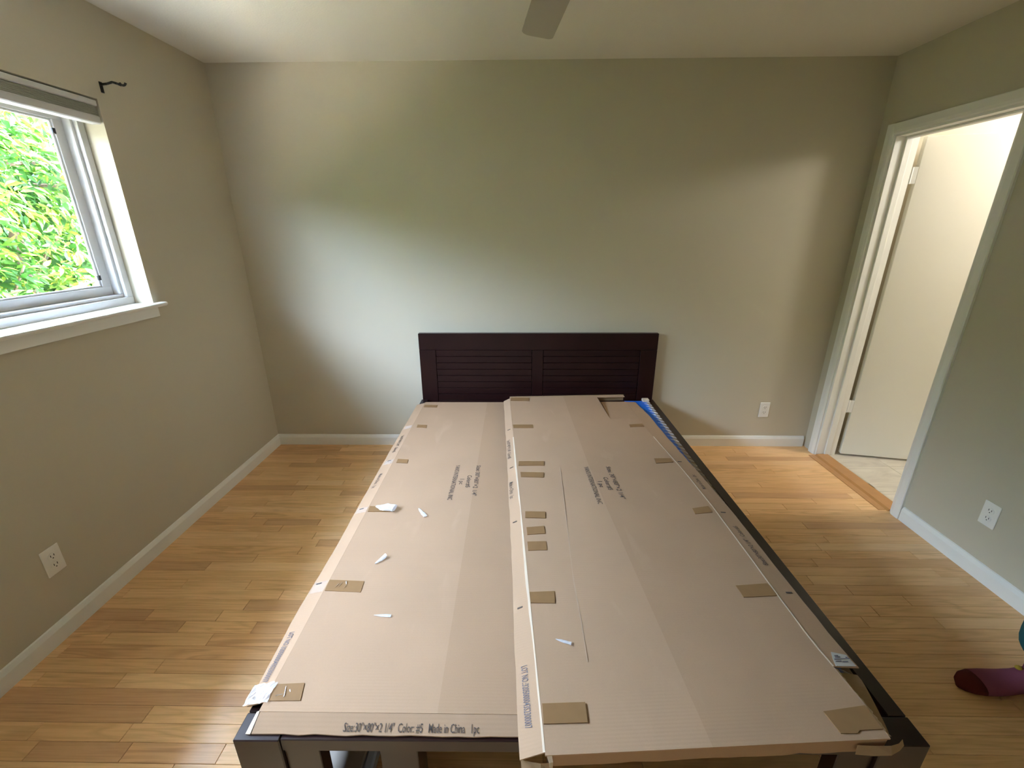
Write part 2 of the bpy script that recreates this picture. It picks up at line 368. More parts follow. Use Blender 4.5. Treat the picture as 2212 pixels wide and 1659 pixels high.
add_frame(fr, fx0, fx1 - 0.018, fy0 + 0.032, fy1 - 0.032, fz0 + 0.040, fz1 - 0.032, 0.014, 0.016)
fr.v = [(a - XL, b - WY1, c - WZ0) for a, b, c in fr.v]
fr.obj('frame', M_vinyl, wn, bevel=0.0015)
ymid = (WY0 + WY1) / 2
for k, (ya, yb, xs) in enumerate(((ymid - 0.025, fy1 - 0.046, fx1 - 0.052), (fy0 + 0.046, ymid + 0.025, fx1 - 0.030))):
    sm_ = add_frame(MB(), xs - 0.022, xs, ya, yb, fz0 + 0.056, fz1 - 0.046, 0.044, 0.040)
    add_frame(sm_, xs - 0.016, xs - 0.006, ya + 0.044, yb - 0.044, fz0 + 0.096, fz1 - 0.09, 0.008)
    sm_.v = [(a - XL, b - WY1, c - WZ0) for a, b, c in sm_.v]
    sa = sm_.obj('sash', M_vinyl, wn, bevel=0.0015)
    g = MB().box((xs - 0.013 - XL, ya + 0.05 - WY1, fz0 + 0.10 - WZ0), (xs - 0.010 - XL, yb - 0.05 - WY1, fz1 - 0.094 - WZ0)).obj('pane', M_glass, sa)
for zz in (WZ0 + 0.13, WZ1 - 0.15):
    wbox((fx1 - 0.052, fy1 - 0.108, zz), (fx1 - 0.044, fy1 - 0.094, zz + 0.022), 'screen_clip', M_black, 0.001)
# stool (inner sill) with horns and apron below
st = MB().prism([(XL - 0.088, WZ0 - 0.012), (XL + 0.026, WZ0 - 0.012), (XL + 0.034, WZ0 - 0.004), (XL + 0.034, WZ0 + 0.004), (XL + 0.026, WZ0 + 0.0085), (XL - 0.088, WZ0 + 0.0085)], 'y', WY0 - 0.05, WY1 + 0.05)
st.v = [(a - XL, b - WY1, c - WZ0) for a, b, c in st.v]
st.obj('sill', M_trim, wn, bevel=0.0015)
wbox((XL, WY0 - 0.02, WZ0 - 0.058), (XL + 0.013, WY1 + 0.008, WZ0 - 0.012), 'apron', M_trim, 0.002)

# raised shade in the head of the opening
bl = thing('window_blind', 'raised pale window shade folded up under the window head', 'blind', (XL - 0.02, (WY0 + WY1) / 2, WZ1 - 0.003))
hw = (WY1 - WY0) / 2 - 0.005
M_shade = mat('shade_fabric', (0.34, 0.35, 0.30), rough=0.9)
MB().box((-0.035, -hw, -0.026), (0.018, hw, -0.003)).obj('headrail', M_vinyl, bl, bevel=0.003)
fs_ = MB()
for k in range(6): fs_.prism([(-0.026, -0.026 - k*0.0062), (0.010, -0.0262 - k*0.0062), (0.013, -0.0291 - k*0.0062), (0.010, -0.0320 - k*0.0062), (-0.026, -0.0322 - k*0.0062), (-0.029, -0.0291 - k*0.0062)], 'y', -hw + 0.004, hw - 0.004)
fs_.obj('folded_fabric', M_shade, bl)
MB().box((-0.032, -hw, -0.095), (0.016, hw, -0.0635)).obj('bottom_rail', M_vinyl, bl, bevel=0.004)

# curtain rod bracket
cb = thing('curtain_bracket', 'small black curtain rod bracket on the left wall above the window', 'bracket', (XL, 2.197, 2.118))
MB().box((0, -0.008, -0.020), (0.004, 0.008, 0.022)).obj('wall_plate', M_black, cb, bevel=0.0015)
arm = MB()
path = [(0.003, 0.012), (0.03, 0.014), (0.055, 0.020), (0.075, 0.014), (0.09, 0.008)]
for (xa, za), (xb, zb) in zip(path[:-1], path[1:]): arm.cyl((xa, 0, za), (xb, 0, zb), 0.0048, 8)
arm.obj('arm', M_black, cb, smooth=True)
cup = MB()
for k in range(7):
    a0 = PI + 0.25 + k * (PI - 0.5) / 7; a1 = PI + 0.25 + (k + 1) * (PI - 0.5) / 7
    cup.cyl((0.100 + 0.013*math.cos(a0), 0, 0.020 + 0.013*math.sin(a0)), (0.100 + 0.013*math.cos(a1), 0, 0.020 + 0.013*math.sin(a1)), 0.0045, 8)
cup.obj('rod_cup', M_black, cb, smooth=True)
for zz in (-0.014, 0.003):
    MB().cyl((0.004, 0, zz), (0.006, 0, zz), 0.003, 8).obj('screw', M_black, cb)

# ------------------------------------------------------------------ door_1, frame and hall
cs = struct(bpy.data.objects.new('trim_2', None)); C.objects.link(cs); cs.location = (XR, DY1, 0)
def cbox(a, b, name, m=M_trim, bev=0.003):
    return MB().box([a[0]-XR, a[1]-DY1, a[2]], [b[0]-XR, b[1]-DY1, b[2]]).obj(name, m, cs, bevel=bev)
CW = 0.057
def casing_prof(w=CW, t=0.016): return [(0, 0), (0, t * 0.55), (0.006, t * 0.8), (0.02, t), (w - 0.004, t), (w, t - 0.004), (w, 0)]
cp = MB(); y_in = DY1 - 0.004
cp.prism([(XR - v - XR, y_in + u - DY1) for u, v in casing_prof()], 'z', 0, DZ - 0.004 + CW); cp.obj('casing_leg', M_trim, cs)
cp = MB(); y_in = DY0 + 0.004
cp.prism([(-v, y_in - u - DY1) for u, v in casing_prof()], 'z', 0, DZ - 0.004 + CW); cp.obj('casing_leg', M_trim, cs)
cp = MB().prism([(-v, DZ - 0.004 + u) for u, v in casing_prof()], 'y', DY0 + 0.004 - DY1, -0.004); cp.obj('casing_head', M_trim, cs)
jx0, jx1 = XR - 0.002, XR + WT + 0.002
cbox((jx0, DY1 - 0.016, 0), (jx1, DY1, DZ), 'jamb_leg', bev=0.001)
cbox((jx0, DY0, 0), (jx1, DY0 + 0.016, DZ), 'jamb_leg', bev=0.001)
cbox((jx0, DY0 + 0.016, DZ - 0.016), (jx1, DY1 - 0.016, DZ), 'jamb_head', bev=0.001)
sx0, sx1 = XR + 0.052, XR + 0.088
cbox((sx0, DY1 - 0.027, 0), (sx1, DY1 - 0.016, DZ - 0.016), 'stop', bev=0.002)
cbox((sx0, DY0 + 0.016, 0), (sx1, DY0 + 0.027, DZ - 0.016), 'stop', bev=0.002)
cbox((sx0, DY0 + 0.027, DZ - 0.027), (sx1, DY1 - 0.027, DZ - 0.016), 'stop', bev=0.002)
# hall-side casing
cbox((XR + WT, DY1, 0), (XR + WT + 0.014, DY1 + 0.05, DZ + 0.05), 'hall_casing')
cbox((XR + WT, DY0 - 0.05, 0), (XR + WT + 0.014, DY0, DZ + 0.05), 'hall_casing')
cbox((XR + WT, DY0, DZ), (XR + WT + 0.014, DY1, DZ + 0.05), 'hall_casing')

DA = math.radians(-11.6)
dr = struct(bpy.data.objects.new('door_1', None)); C.objects.link(dr); dr.location = (XR + WT + 0.008, DY1 - 0.012, 0); dr.rotation_euler = (0, 0, DA)
MB().box((0.030, -0.002, 0.014), (0.696, 0.033, DZ - 0.014)).obj('slab', M_door, dr, bevel=0.002)
for zz in (0.33, 1.77):
    hg = MB(); hg.cyl((0.0, 0.0, zz), (0.0, 0.0, zz + 0.089), 0.0065, 10); hg.box((-0.030, -0.0015, zz), (0.0, 0.0015, zz + 0.089)); hg.box((0.0, -0.0015, zz), (0.0295, 0.0015, zz + 0.089))
    hg.obj('hinge', M_trim, dr)
kn = MB(); kn.lathe([(0.0, 0.0), (0.031, 0.0), (0.031, 0.006), (0.012, 0.010), (0.012, 0.035), (0.024, 0.042), (0.027, 0.055), (0.020, 0.066), (0.0, 0.069)], 20)
kn.v = [(a + 0.615, -b_ - 0.002, c + 0.96) for a, c, b_ in kn.v]; kn.obj('knob', M_nickel, dr, smooth=True)

# hall ceiling lamp
hl = thing('ceiling_lamp', 'round white flush ceiling lamp in the hallway beyond the door', 'lamp', (3.33, 2.26, H))
MB().lathe([(0.0, -0.001), (0.15, -0.001), (0.155, -0.018), (0.145, -0.026), (0.0, -0.026)], 32).obj('base', M_nickel, hl, smooth=True)
M_bowl = glass('lamp_glass', (0.95, 0.93, 0.88))
MB().lathe([(0.14, -0.028), (0.142, -0.06), (0.118, -0.10), (0.07, -0.125), (0.0, -0.133)], 32).obj('glass_bowl', M_bowl, hl, smooth=True)

# ------------------------------------------------------------------ outlets
def make_outlet(label, loc, rz):
    t = thing('wall_outlet', label, 'outlet', loc, rz, 'duplex outlets on the walls')
    p = MB().box((-0.035, -0.005, -0.0575), (0.035, 0.0, 0.0575)).obj('cover_plate', M_plate, t, bevel=0.0022)
    for s in (-1, 1):
        oc = [(0.0165 * math.cos(a) , 0.0145 * math.sin(a)) for a in [2*PI*i/16 for i in range(16)]]
        rc = MB().prism([(u, v + s * 0.0195) for u, v in oc], 'y', -0.0072, -0.004).obj('receptacle', M_plate, t)
        sl = MB()
        for dx in (-0.0062, 0.0062): sl.box((dx - 0.0012, -0.0076, s*0.0195 - 0.001), (dx + 0.0012, -0.0070, s*0.0195 + 0.008))
        sl.cyl((0, -0.0076, s*0.0195 - 0.0075), (0, -0.0070, s*0.0195 - 0.0075), 0.0024, 10)
        sl.obj('slots', M_slot, rc)
    MB().cyl((0, -0.0062, 0), (0, -0.0045, 0), 0.0030, 10).obj('screw', M_plate, t)
    return t
make_outlet('white duplex outlet low on the back wall between bed and doorway', (1.776, YB, 0.289), 0)
make_outlet('white duplex outlet on the right wall in front of the doorway', (XR, 1.703, 0.310), -PI/2)
make_outlet('white duplex outlet on the left wall under the window, in shadow', (XL, 1.355, 0.323), PI/2)

# ------------------------------------------------------------------ ceiling fan
FX, FY, FZ = 0.135, 1.17, 2.15
fan = thing('ceiling_fan', 'ceiling fan with grey-brown paddle blade above the bed', 'fan', (FX, FY, H))
MB().lathe([(0.0, -0.001), (0.07, -0.001), (0.068, -0.03), (0.03, -0.055), (0.013, -0.06), (0.0, -0.06)], 28).obj('canopy', M_nickel, fan, smooth=True)
MB().cyl((0, 0, -0.17), (0, 0, -0.05), 0.012, 14).obj('downrod', M_nickel, fan, smooth=True)
MB().lathe([(0.0, -0.16), (0.06, -0.165), (0.105, -0.19), (0.11, -0.25), (0.09, -0.285), (0.055, -0.295), (0.05, -0.32), (0.0, -0.325)], 32).obj('motor_housing', M_nickel, fan, smooth=True)
def blade_mesh():
    hwid0, hwid1, L0, L1, t = 0.050, 0.054, 0.17, 0.635, 0.006
    out = [(L0, -hwid0)]
    n = 8; r = 0.018; r2 = 0.030
    for k in range(n + 1):
        a = -PI/2 + k*PI/2/n; out.append((L1 - r + r*math.cos(a), -hwid1 + r + r*math.sin(a)))
    for k in range(n + 1):
        a = k*PI/2/n; out.append((L1 - r2 + r2*math.cos(a), hwid1 - r2 + r2*math.sin(a)))
    out.append((L0, hwid0))
    return MB().prism(out, 'z', -t/2, t/2)
bm_ = blade_mesh().mesh('blade', M_blade)
arm_ = MB().box((0.08, -0.018, -0.005), (0.21, 0.018, 0.002)).box((0.19, -0.035, -0.009), (0.25, 0.035, -0.004)).mesh('blade_arm', M_nickel, bevel=0.002)
for k in range(5):
    a = math.radians(97.0) + k * 2*PI/5
    for nm, me in (('blade', bm_), ('blade_arm', arm_)):
        o = link(nm, me, fan, (0, 0, FZ - H)); o.rotation_euler = (math.radians(7), 0, a); o.rotation_mode = 'XYZ'

# ------------------------------------------------------------------ bed frame
bed = thing('bed_frame', 'low dark espresso platform bed frame with slatted headboard against back wall', 'bed', (0.134, 1.80, 0), 0.0067)
M_bed2 = mat('espresso_wood_sheen', (0.018, 0.0048, 0.0045), rough=0.30, spec=0.55, var=0.6, vscale=9, darker=0.6)
def bbox(a, b, name, m=M_bed2, bev=0.002, par=None):
    o = MB().box(a, b).obj(name, m, par or bed, bevel=bev); return o
BW = 0.8185; yN, yH = -1.108, 1.100
# headboard
hbE = bpy.data.objects.new('headboard', None); C.objects.link(hbE); hbE.parent = bed; hbE.location = (0, 0, 0); hbE.rotation_euler = (0, 0, -0.0067)
hx = 0.813; hy0, hy1 = 1.107, 1.143; hc = -0.0075
def hb(a, b, name, bev=0.0018): return MB().box((a[0]+hc, a[1], a[2]), (b[0]+hc, b[1], b[2])).obj(name, M_bed, hbE, bevel=bev)
hb((-hx, hy0, 0.752), (hx, hy1, 0.866), 'top_rail')
hb((-hx, hy0, 0.0), (-hx + 0.112, hy1, 0.7505), 'stile')
hb((hx - 0.112, hy0, 0.0), (hx, hy1, 0.7505), 'stile')
hb((-0.038, hy0, 0.22), (0.038, hy1, 0.7505), 'centre_stile')
pitch = 0.0462
for k in range(11):
    z1 = 0.7505 - k * pitch; z0 = z1 - pitch + 0.002
    for xa, xb in ((-hx + 0.1135, -0.0395), (0.0395, hx - 0.1135)):
        hb((xa, hy0 + 0.0025, z0), (xb, hy1 - 0.004, z1), 'slat', 0.0022)
# side rails, front rail, legs
for s in (-1, 1):
    xa, xb = (-BW, -BW + 0.045) if s < 0 else (BW - 0.045, BW)
    bbox((xa, yN + 0.0685, 0.20), (xb, yH, 0.393), 'side_rail')
    la, lb = (-BW, -BW + 0.110) if s < 0 else (BW - 0.110, BW)
    bbox((la, yN, 0.0), (lb, yN + 0.066, 0.395), 'leg', bev=0.0025)
    ia, ib = (-BW + 0.1105, -BW + 0.196) if s < 0 else (BW - 0.196, BW - 0.1105)
    bbox((ia, yN + 0.010, 0.0), (ib, yN + 0.050, 0.352), 'leg_brace')
    cl, cr_ = (-BW + 0.046, -BW + 0.07) if s < 0 else (BW - 0.07, BW - 0.046)
    bbox((cl, yN + 0.068, 0.305), (cr_, yH, 0.340), 'slat_ledge', M_bedin)
bbox((-BW + 0.1105, yN + 0.004, 0.354), (BW - 0.1105, yN + 0.044, 0.393), 'front_rail')
bbox((-0.478, yN + 0.012, 0.0), (-0.386, yN + 0.085, 0.352), 'centre_leg')
bbox((-0.02, yN + 0.05, 0.27), (0.02, yH, 0.338), 'centre_beam', M_bedin)
for k in range(12):
    yy = yN + 0.10 + k * 0.178
    bbox((-BW + 0.046, yy, 0.3405), (BW - 0.046, yy + 0.07, 0.3595), 'bed_slat', M_bedin)

# ------------------------------------------------------------------ printing helper
def text_mesh(txt, Lt, Ht, name, bold=0.0):
    cu = bpy.data.curves.new('t', 'FONT'); cu.body = txt; cu.size = 1.0; cu.resolution_u = 2; cu.offset = bold
    ob = bpy.data.objects.new('t', cu); C.objects.link(ob)
    dg = bpy.context.evaluated_depsgraph_get(); me = bpy.data.meshes.new_from_object(ob.evaluated_get(dg))
    bpy.data.objects.remove(ob); bpy.data.curves.remove(cu)
    n = len(me.vertices); a = np.empty(n*3); me.vertices.foreach_get('co', a); a = a.reshape(-1, 3)
    x0, x1 = a[:,0].min(), a[:,0].max()
    fx = (a[:,0] - x0) / (x1 - x0) * Lt; fy = a[:,1] / 0.73 * Ht       # cap height to Ht, baseline at 0
    me.name = name
    return me, fx, fy
def printing(txt, par, m, start, direction, Lt, Ht, zf, lift=0.0006, bold=0.012):
    me, fx, fy = text_mesh(txt, Lt, Ht, 'printing', bold)
    co = np.zeros((len(fx), 3))
    if direction == 'near':   u = start[0] + fy; v = start[1] - fx        # reads toward the camera, tops to the right
    elif direction == 'far':  u = start[0] - fy; v = start[1] + fx
    else:                     u = start[0] + fx; v = start[1] + fy
    co[:,0] = u; co[:,1] = v; co[:,2] = [zf(a, b) + lift for a, b in zip(u, v)]
    me.vertices.foreach_set('co', co.ravel()); me.materials.clear(); me.materials.append(m); me.update()
    o = link('printing', me, par); return o
def patch(quad, par, m, zf, name='tape', lift=0.0011, nseg=1, label=None):
    # a strip of tape laid on the sheet: thin raised polygon
    top = [(u, v, zf(u, v) + lift) for u, v in quad]; bot = [(u, v, zf(u, v) + 0.0001) for u, v in quad]
    n = len(quad); mb = MB().add(top + bot, [tuple(range(n))] + [(i, n+i, n+(i+1)%n, (i+1)%n) for i in range(n)])
    o = mb.obj(name, m, par)
    if label: o['label'] = label
    return o
def sheet(outline_top, thick, name, mats, par, sub=0, wob=0.0, seed=0):
    # outline as a list of quads/polys of 3D points, thickened downward
    mb = MB()
    for poly in outline_top:
        n = len(poly); bot = [(x, y, z - thick) for x, y, z in poly]
        mb.add(list(poly) + bot, [tuple(range(n)), tuple(range(2*n-1, n-1, -1))] + [(i, n+i, n+(i+1)%n, (i+1)%n) for i in range(n)])
    return mb.obj(name, mats, par)
def strip_mesh(A, B, thick, name, m, par, jag=0.0, seed=1):
    # ribbon between two polylines (3D), thickened downward; the B side may be ragged
    r = random.Random(seed); n = len(A); B = [Vector(b) for b in B]; A = [Vector(a) for a in A]
    B = [b + (b - a).normalized() * r.uniform(-jag, jag) for a, b in zip(A, B)]
    mb = MB(); dz = Vector((0, 0, thick))
    vs = A + B + [a - dz for a in A] + [b - dz for b in B]; fs = []
    for i in range(n-1):
        fs += [(i, i+1, n+i+1, n+i), (2*n+i, 3*n+i, 3*n+i+1, 2*n+i+1), (n+i, n+i+1, 3*n+i+1, 3*n+i), (i, 2*n+i, 2*n+i+1, i+1)]
    fs += [(0, n, 3*n, 2*n), (n-1, 3*n-1, 4*n-1, 2*n-1)]
    return mb.add(vs, fs).obj(name, m, par)
def resample(pts, vs_):
    pts = sorted(pts, key=lambda p: p[1]); us = [p[0] for p in pts]; vv = [p[1] for p in pts]
    return [(float(np.interp(v, vv, us)), v) for v in vs_]

# ------------------------------------------------------------------ left carton (lies between the rails)
ZL = 0.418
bxL = thing('cardboard_box', 'long flat tan carton lying on the left half of the bed, lower one', 'box', (-0.6343, 0.7612, 0), 0.0019, 'two flat door cartons on the bed')
wL = 0.762; lenL = 2.017
zt = lambda u, v: ZL
MB().box((0.006, 0.0, 0.3605), (wL - 0.006, lenL - 0.01, ZL - 0.0045)).obj('box_body', M_card2, bxL)
def grid_sheet(u0, u1, v0, v1, z, thick, name, m, par, nu=6, nv=24, wob=0.0012, seed=0, edge=None):
    mb = MB(); top = []; 
    for j in range(nv + 1):
        for i in range(nu + 1):
            v = v0 + (v1 - v0) * j / nv
            a, b = (u0(v) if callable(u0) else u0), (u1(v) if callable(u1) else u1)
            u = a + (b - a) * i / nu
            k = 1.0 if 0 < i < nu and 0 < j < nv else 0.35
            top.append((u, v, z + k * wob * noise.noise(Vector((u*3 + seed, v*2.2, seed)))))
    n = len(top); vs = top + [(x, y, c - thick) for x, y, c in top]; W_ = nu + 1; fs = []
    for j in range(nv):
        for i in range(nu):
            a = j*W_ + i; fs.append((a, a+1, a+W_+1, a+W_)); fs.append((n+a, n+a+W_, n+a+W_+1, n+a+1))
    ring = [i for i in range(W_)] + [j*W_ + nu for j in range(1, nv+1)] + [nv*W_ + i for i in range(nu-1, -1, -1)] + [j*W_ for j in range(nv-1, 0, -1)]
    for a, b in zip(ring, ring[1:] + ring[:1]): fs.append((a, b, n+b, n+a)[::-1])
    return mb.add(vs, fs).obj(name, m, par, smooth=False)
seamL = lambda v: 0.4355 - 0.0072 * v
grid_sheet(-0.004, seamL, -0.022, lenL, ZL, 0.004, 'top_panel', M_card, bxL, seed=2)
grid_sheet(seamL, wL, -0.022, lenL, ZL, 0.004, 'top_panel', M_card2, bxL, seed=2)
# left side flap, folded slightly down over the rail
vsL = [0.0 + k * (2.005) / 40 for k in range(41)]
outL = resample([(-0.0495, -0.001), (-0.0599, 0.258), (-0.0550, 0.5541), (-0.0600, 1.0243), (-0.0610, 1.4534), (-0.0590, 1.8618), (-0.0579, 2.0648)], vsL)
zo = 0.4035
strip_mesh([(-0.0045, v, ZL - 0.0003) for v in vsL], [(u, v, zo) for u, v in outL], 0.0035, 'side_flap', M_card, bxL, jag=0.0012, seed=4)
zfl = lambda u, v: ZL - 0.0003 + (ZL - 0.0003 - zo) * (u + 0.0045) / 0.0545
# front flap
fA = [(0.0 + k * wL / 20, -0.0225, ZL - 0.0005) for k in range(21)]; fB = [(-0.004 + k * (wL + 0.0) / 20, -0.0610, 0.3990) for k in range(21)]
strip_mesh(fA, fB, 0.0035, 'end_flap', M_card, bxL, jag=0.0016, seed=9)
zff = lambda u, v: ZL - 0.0005 + (ZL - 0.0005 - 0.399) * (v + 0.0225) / 0.0385
strip_mesh([(-0.002, -0.020, 0.4185), (-0.004, -0.04, 0.410), (-0.0065, -0.0615, 0.3995)], [(-0.011, -0.020, 0.413), (-0.0145, -0.04, 0.406), (-0.019, -0.060, 0.3965)], 0.003, 'corner_tab', M_cardedge, bxL, jag=0.001, seed=5)
# far end flap turned down against the headboard
MB().box((0.0, lenL + 0.0005, 0.366), (wL, lenL + 0.004, ZL)).obj('end_flap', M_card2, bxL)
TLq = [[[0.0033, 1.9688], [0.0888, 1.9618], [0.0929, 1.9229], [0.0048, 1.9274]], [[0.0234, 1.6519], [0.081, 1.6449], [0.0864, 1.6032], [0.0267, 1.6113]], [[0.0134, 1.2316], [0.0684, 1.2257], [0.0727, 1.188], [0.0152, 1.1922]], [[-0.0008, 0.8235], [0.1023, 0.8168], [0.1129, 0.7845], [0.003, 0.7836]], [[-0.003, 0.4057], [0.116, 0.4007], [0.1197, 0.353], [0.0, 0.3586]], [[0.001, 0.0451], [0.0763, 0.0496], [0.0866, 0.0044], [0.001, 0.0024]]]
for q_ in TLq: patch(q_, bxL, M_tape, zt, lift=0.0018)
for (va, vb) in ((0.405, 0.357), (0.824, 0.785), (1.232, 1.190), (1.650, 1.608)):
    patch([(-0.052, va), (-0.0075, va), (-0.0075, vb), (-0.052, vb)], bxL, M_film, zfl, 'clear_tape', 0.0012, label='clear tape on the side flap')
def stap(par, u, v, zf, du=0.011):
    return patch([(u - du, v + 0.0020), (u + du, v + 0.0028), (u + du, v - 0.0020), (u - du, v - 0.0028)], par, M_ink, zf, 'registration_mark', 0.0014)
for p_ in ((-0.0298, 1.2238), (-0.0349, 0.8152), (-0.0378, 0.3983)): stap(bxL, p_[0], p_[1], zfl, 0.009)
Q = '\u201d'; X_ = '\u00d7'
SZ = 'Size: 30"' + X_ + '80"' + X_ + '2 1/4"'
def main_print(par, u0, v0, zf, s=1.0):
    for txt, du, dv, Lt in ((SZ, 0.1035, 0.0, 0.264), ('Color:#5', 0.068, -0.093, 0.104), ('1 pc', 0.036, -0.126, 0.046), ("YAN'S INTERNATIONAL INC", 0.0, 0.004, 0.300)):
        printing(txt, par, M_ink, (u0 + du, v0 + dv), 'near', Lt, 0.0215, zf, 0.0013, 0.006)
main_print(bxL, 0.3225, 1.1680, zt)
LOT = 'LOT NO.:3205000043S2300007'
printing(SZ.replace(': ', ':') + '   Color:#5', bxL, M_ink, (-0.041, 1.516), 'near', 0.200, 0.0185, zfl, 0.0012, 0.006)
printing('Made in China   1pc', bxL, M_ink, (-0.043, 1.100), 'near', 0.126, 0.0185, zfl, 0.0012, 0.006)
printing(LOT, bxL, M_ink2, (-0.043, 0.2095), 'near', 0.153, 0.0165, zfl, 0.0012, 0.008)
printing('Size:30"' + X_ + '80"' + X_ + '2 1/4"  Color: #5   Made in China   1pc', bxL, M_ink, (0.214, -0.0560), 'flat', 0.326, 0.0165, zff, 0.0012, 0.006)
# crumpled clear tape over the near left corner
def crumple(u0, u1, v0, v1, zf, name, m, par, nu=9, nv=9, amp=0.006, seed=3, skew=0.0, label=None, edge=0.002):
    vs = []; fs = []; r = random.Random(seed)
    for j in range(nv):
        for i in range(nu):
            u = u0 + (u1-u0)*i/(nu-1) + r.uniform(-1, 1)*edge; v = v0 + (v1-v0)*j/(nv-1) + skew*(i/(nu-1)) + r.uniform(-1, 1)*edge
            k = 1.0 if 0 < i < nu-1 and 0 < j < nv-1 else 0.5
            vs.append((u, v, zf(u, v) + 0.0025 + k*amp*abs(noise.noise(Vector((u*70+seed, v*45, seed))))*1.6 + r.uniform(0, 0.15)*amp))
    for j in range(nv-1):
        for i in range(nu-1):
            a = j*nu+i; fs.append((a, a+1, a+nu+1, a+nu))
    o = MB().add(vs, fs).obj(name, m, par)
    if label: o['label'] = label
    return o
zcr = lambda u, v: zfl(u, v) if u < -0.0045 else ZL
crumple(-0.058, 0.006, -0.003, 0.050, zcr, 'crumpled_tape', M_clear, bxL, 12, 9, 0.007, 3, label='wrinkled shiny clear tape over the near corner')

for k, (u, v, du, dv) in enumerate(((0.018, 0.014, 0.016, 0.004), (0.040, 0.012, -0.007, 0.026), (0.046, 0.030, 0.005, -0.006), (0.034, 0.386, -0.006, -0.014), (0.044, 0.390, -0.006, -0.016), (0.055, 0.396, 0.006, -0.012), (0.062, 0.380, -0.004, -0.012))):
    strip_mesh([(u, v, ZL + 0.0024), (u + du, v + dv, ZL + 0.0034)], [(u + 0.0022, v + 0.0012, ZL + 0.0050), (u + du + 0.0012, v + dv + 0.0010, ZL + 0.0042)], 0.0003, 'wrinkle_highlight', M_clear, bxL, seed=k)  # pale clear slivers put in as highlights on the wrinkled tape
# loose bits of plastic on the cartons
def scrap(label, base, aR, uv, ang, kind, seed):
    c, s = math.cos(aR), math.sin(aR); x = base[0] + c*uv[0] - s*uv[1]; y = base[1] + s*uv[0] + c*uv[1]
    Lw, Ww, Hh = kind; mb = MB(); r = random.Random(seed); n = 10; rings = []
    for k in range(7):
        t = k / 6; w_ = Ww * (0.18 + 0.82 * (math.sin(min(1, t*1.15)*PI*0.62))) * r.uniform(0.8, 1.1); hh = Hh * (0.25 + 0.75*t) * r.uniform(0.75, 1.2)
        rings.append([(-Lw/2 + Lw*t, w_/2*math.cos(2*PI*i/n)*r.uniform(0.8, 1.15), max(0.0, hh*(0.5 + 0.5*math.sin(2*PI*i/n)*r.uniform(0.85, 1.1)))) for i in range(n)])
    mb.loft(rings)
    o = mb.obj('plastic_scrap', M_clear); o.location = (x, y, base[2] + 0.0015); o.rotation_euler = (0, 0, ang)
    return tag(o, label, 'scrap', 'clear plastic scraps on the cartons')
bL = (-0.6343, 0.7612, ZL); bR = (0.0574, 0.6235, 0.468)
scrap('twisted cone of clear tape near the left edge of the lower carton', bL, 0.0019, (0.072, 0.806), math.radians(-14), (0.088, 0.050, 0.026), 2)
scrap('short folded strip of clear plastic right of the twisted tape cone', bL, 0.0019, (0.232, 0.779), math.radians(-55), (0.070, 0.020, 0.007), 5)
scrap('small curled clear plastic bit nearer the camera than the tape cone', bL, 0.0019, (0.142, 0.499), math.radians(52), (0.046, 0.018, 0.012), 6)
scrap('thin flat sliver of clear plastic nearest the foot of the lower carton', bL, 0.0019, (0.218, 0.262), math.radians(-3), (0.054, 0.011, 0.003), 9)
scrap('single clear plastic sliver lying on the upper right carton', bR, 0.0568, (0.080, 0.271), math.radians(-20), (0.044, 0.011, 0.004), 11)

# ------------------------------------------------------------------ wrapped panel under the right carton lid
pn = thing('wrapped_package', 'plastic wrapped panel with blue film and air cushion edge, under right carton', 'package', (0.5, 1.78, 0.360), 0.0)
MB().box((-0.360, -1.00, 0.0005), (0.352, 1.00, 0.066)).obj('panel', M_cardin, pn, bevel=0.003)
MB().box((0.215, -1.0, 0.0665), (0.356, 1.005, 0.0685)).obj('blue_film', M_blue, pn)
ac = MB()
for k in range(46):
    yy = -0.98 + k * 0.0435
    ring = []
    for j in range(5):
        t = j / 4; rr = 0.0022 + 0.0050 * math.sin(PI * t); cx = 0.336 + 0.040 * t; cy = yy - 0.030 * t + 0.015
        ring.append([(cx, cy + rr * 1.55 * math.cos(2*PI*i/8), 0.0705 + rr * 0.8 * math.sin(2*PI*i/8)) for i in range(8)])
    ac.loft(ring)
ac.obj('air_cushion', clear_plastic('cushion_plastic', 0.22), pn, smooth=True)
MB().box((0.332, -1.0, 0.0605), (0.380, 1.0, 0.0655)).obj('cushion_backing', mat('brown_paper', (0.24, 0.17, 0.115), rough=0.6), pn)
MB().box((0.333, 0.985, 0.066), (0.378, 1.022, 0.085)).obj('end_clip', M_cardedge, pn, bevel=0.004)

# ------------------------------------------------------------------ right carton lid (overlaps the left one)
ZR = 0.468
bxR = thing('cardboard_box', 'torn tan carton raised on the right half of the bed, overlapping the other', 'box', (0.0574, 0.6235, 0), 0.0568, 'two flat door cartons on the bed')
zr = lambda u, v: ZR
foldR = [[0.7760, 2.0900], [0.7560, 1.7500], [0.7540, 1.5446], [0.7740, 1.1475], [0.7770, 0.8669], [0.7690, 0.6002], [0.7611, 0.3779], [0.7575, 0.2439], [0.7640, 0.1567], [0.769, 0.0756], [0.7661, 0.0051]]
fR = lambda v: float(np.interp(v, [p[1] for p in foldR[::-1]], [p[0] for p in foldR[::-1]]))
seamR = lambda v: float(np.interp(v, [0.0, 0.115, 0.862, 1.235, 2.13], [0.366, 0.364, 0.348, 0.345, 0.360]))
VT = 1.741                                     # where the slit ends
grid_sheet(0.0, seamR, 0.0, 2.128, ZR, 0.004, 'top_panel', M_card, bxR, seed=5, wob=0.0022)
grid_sheet(seamR, 0.5835, 0.0, 2.128, ZR, 0.004, 'top_panel', M_card2, bxR, nu=4, seed=5, wob=0.0022)
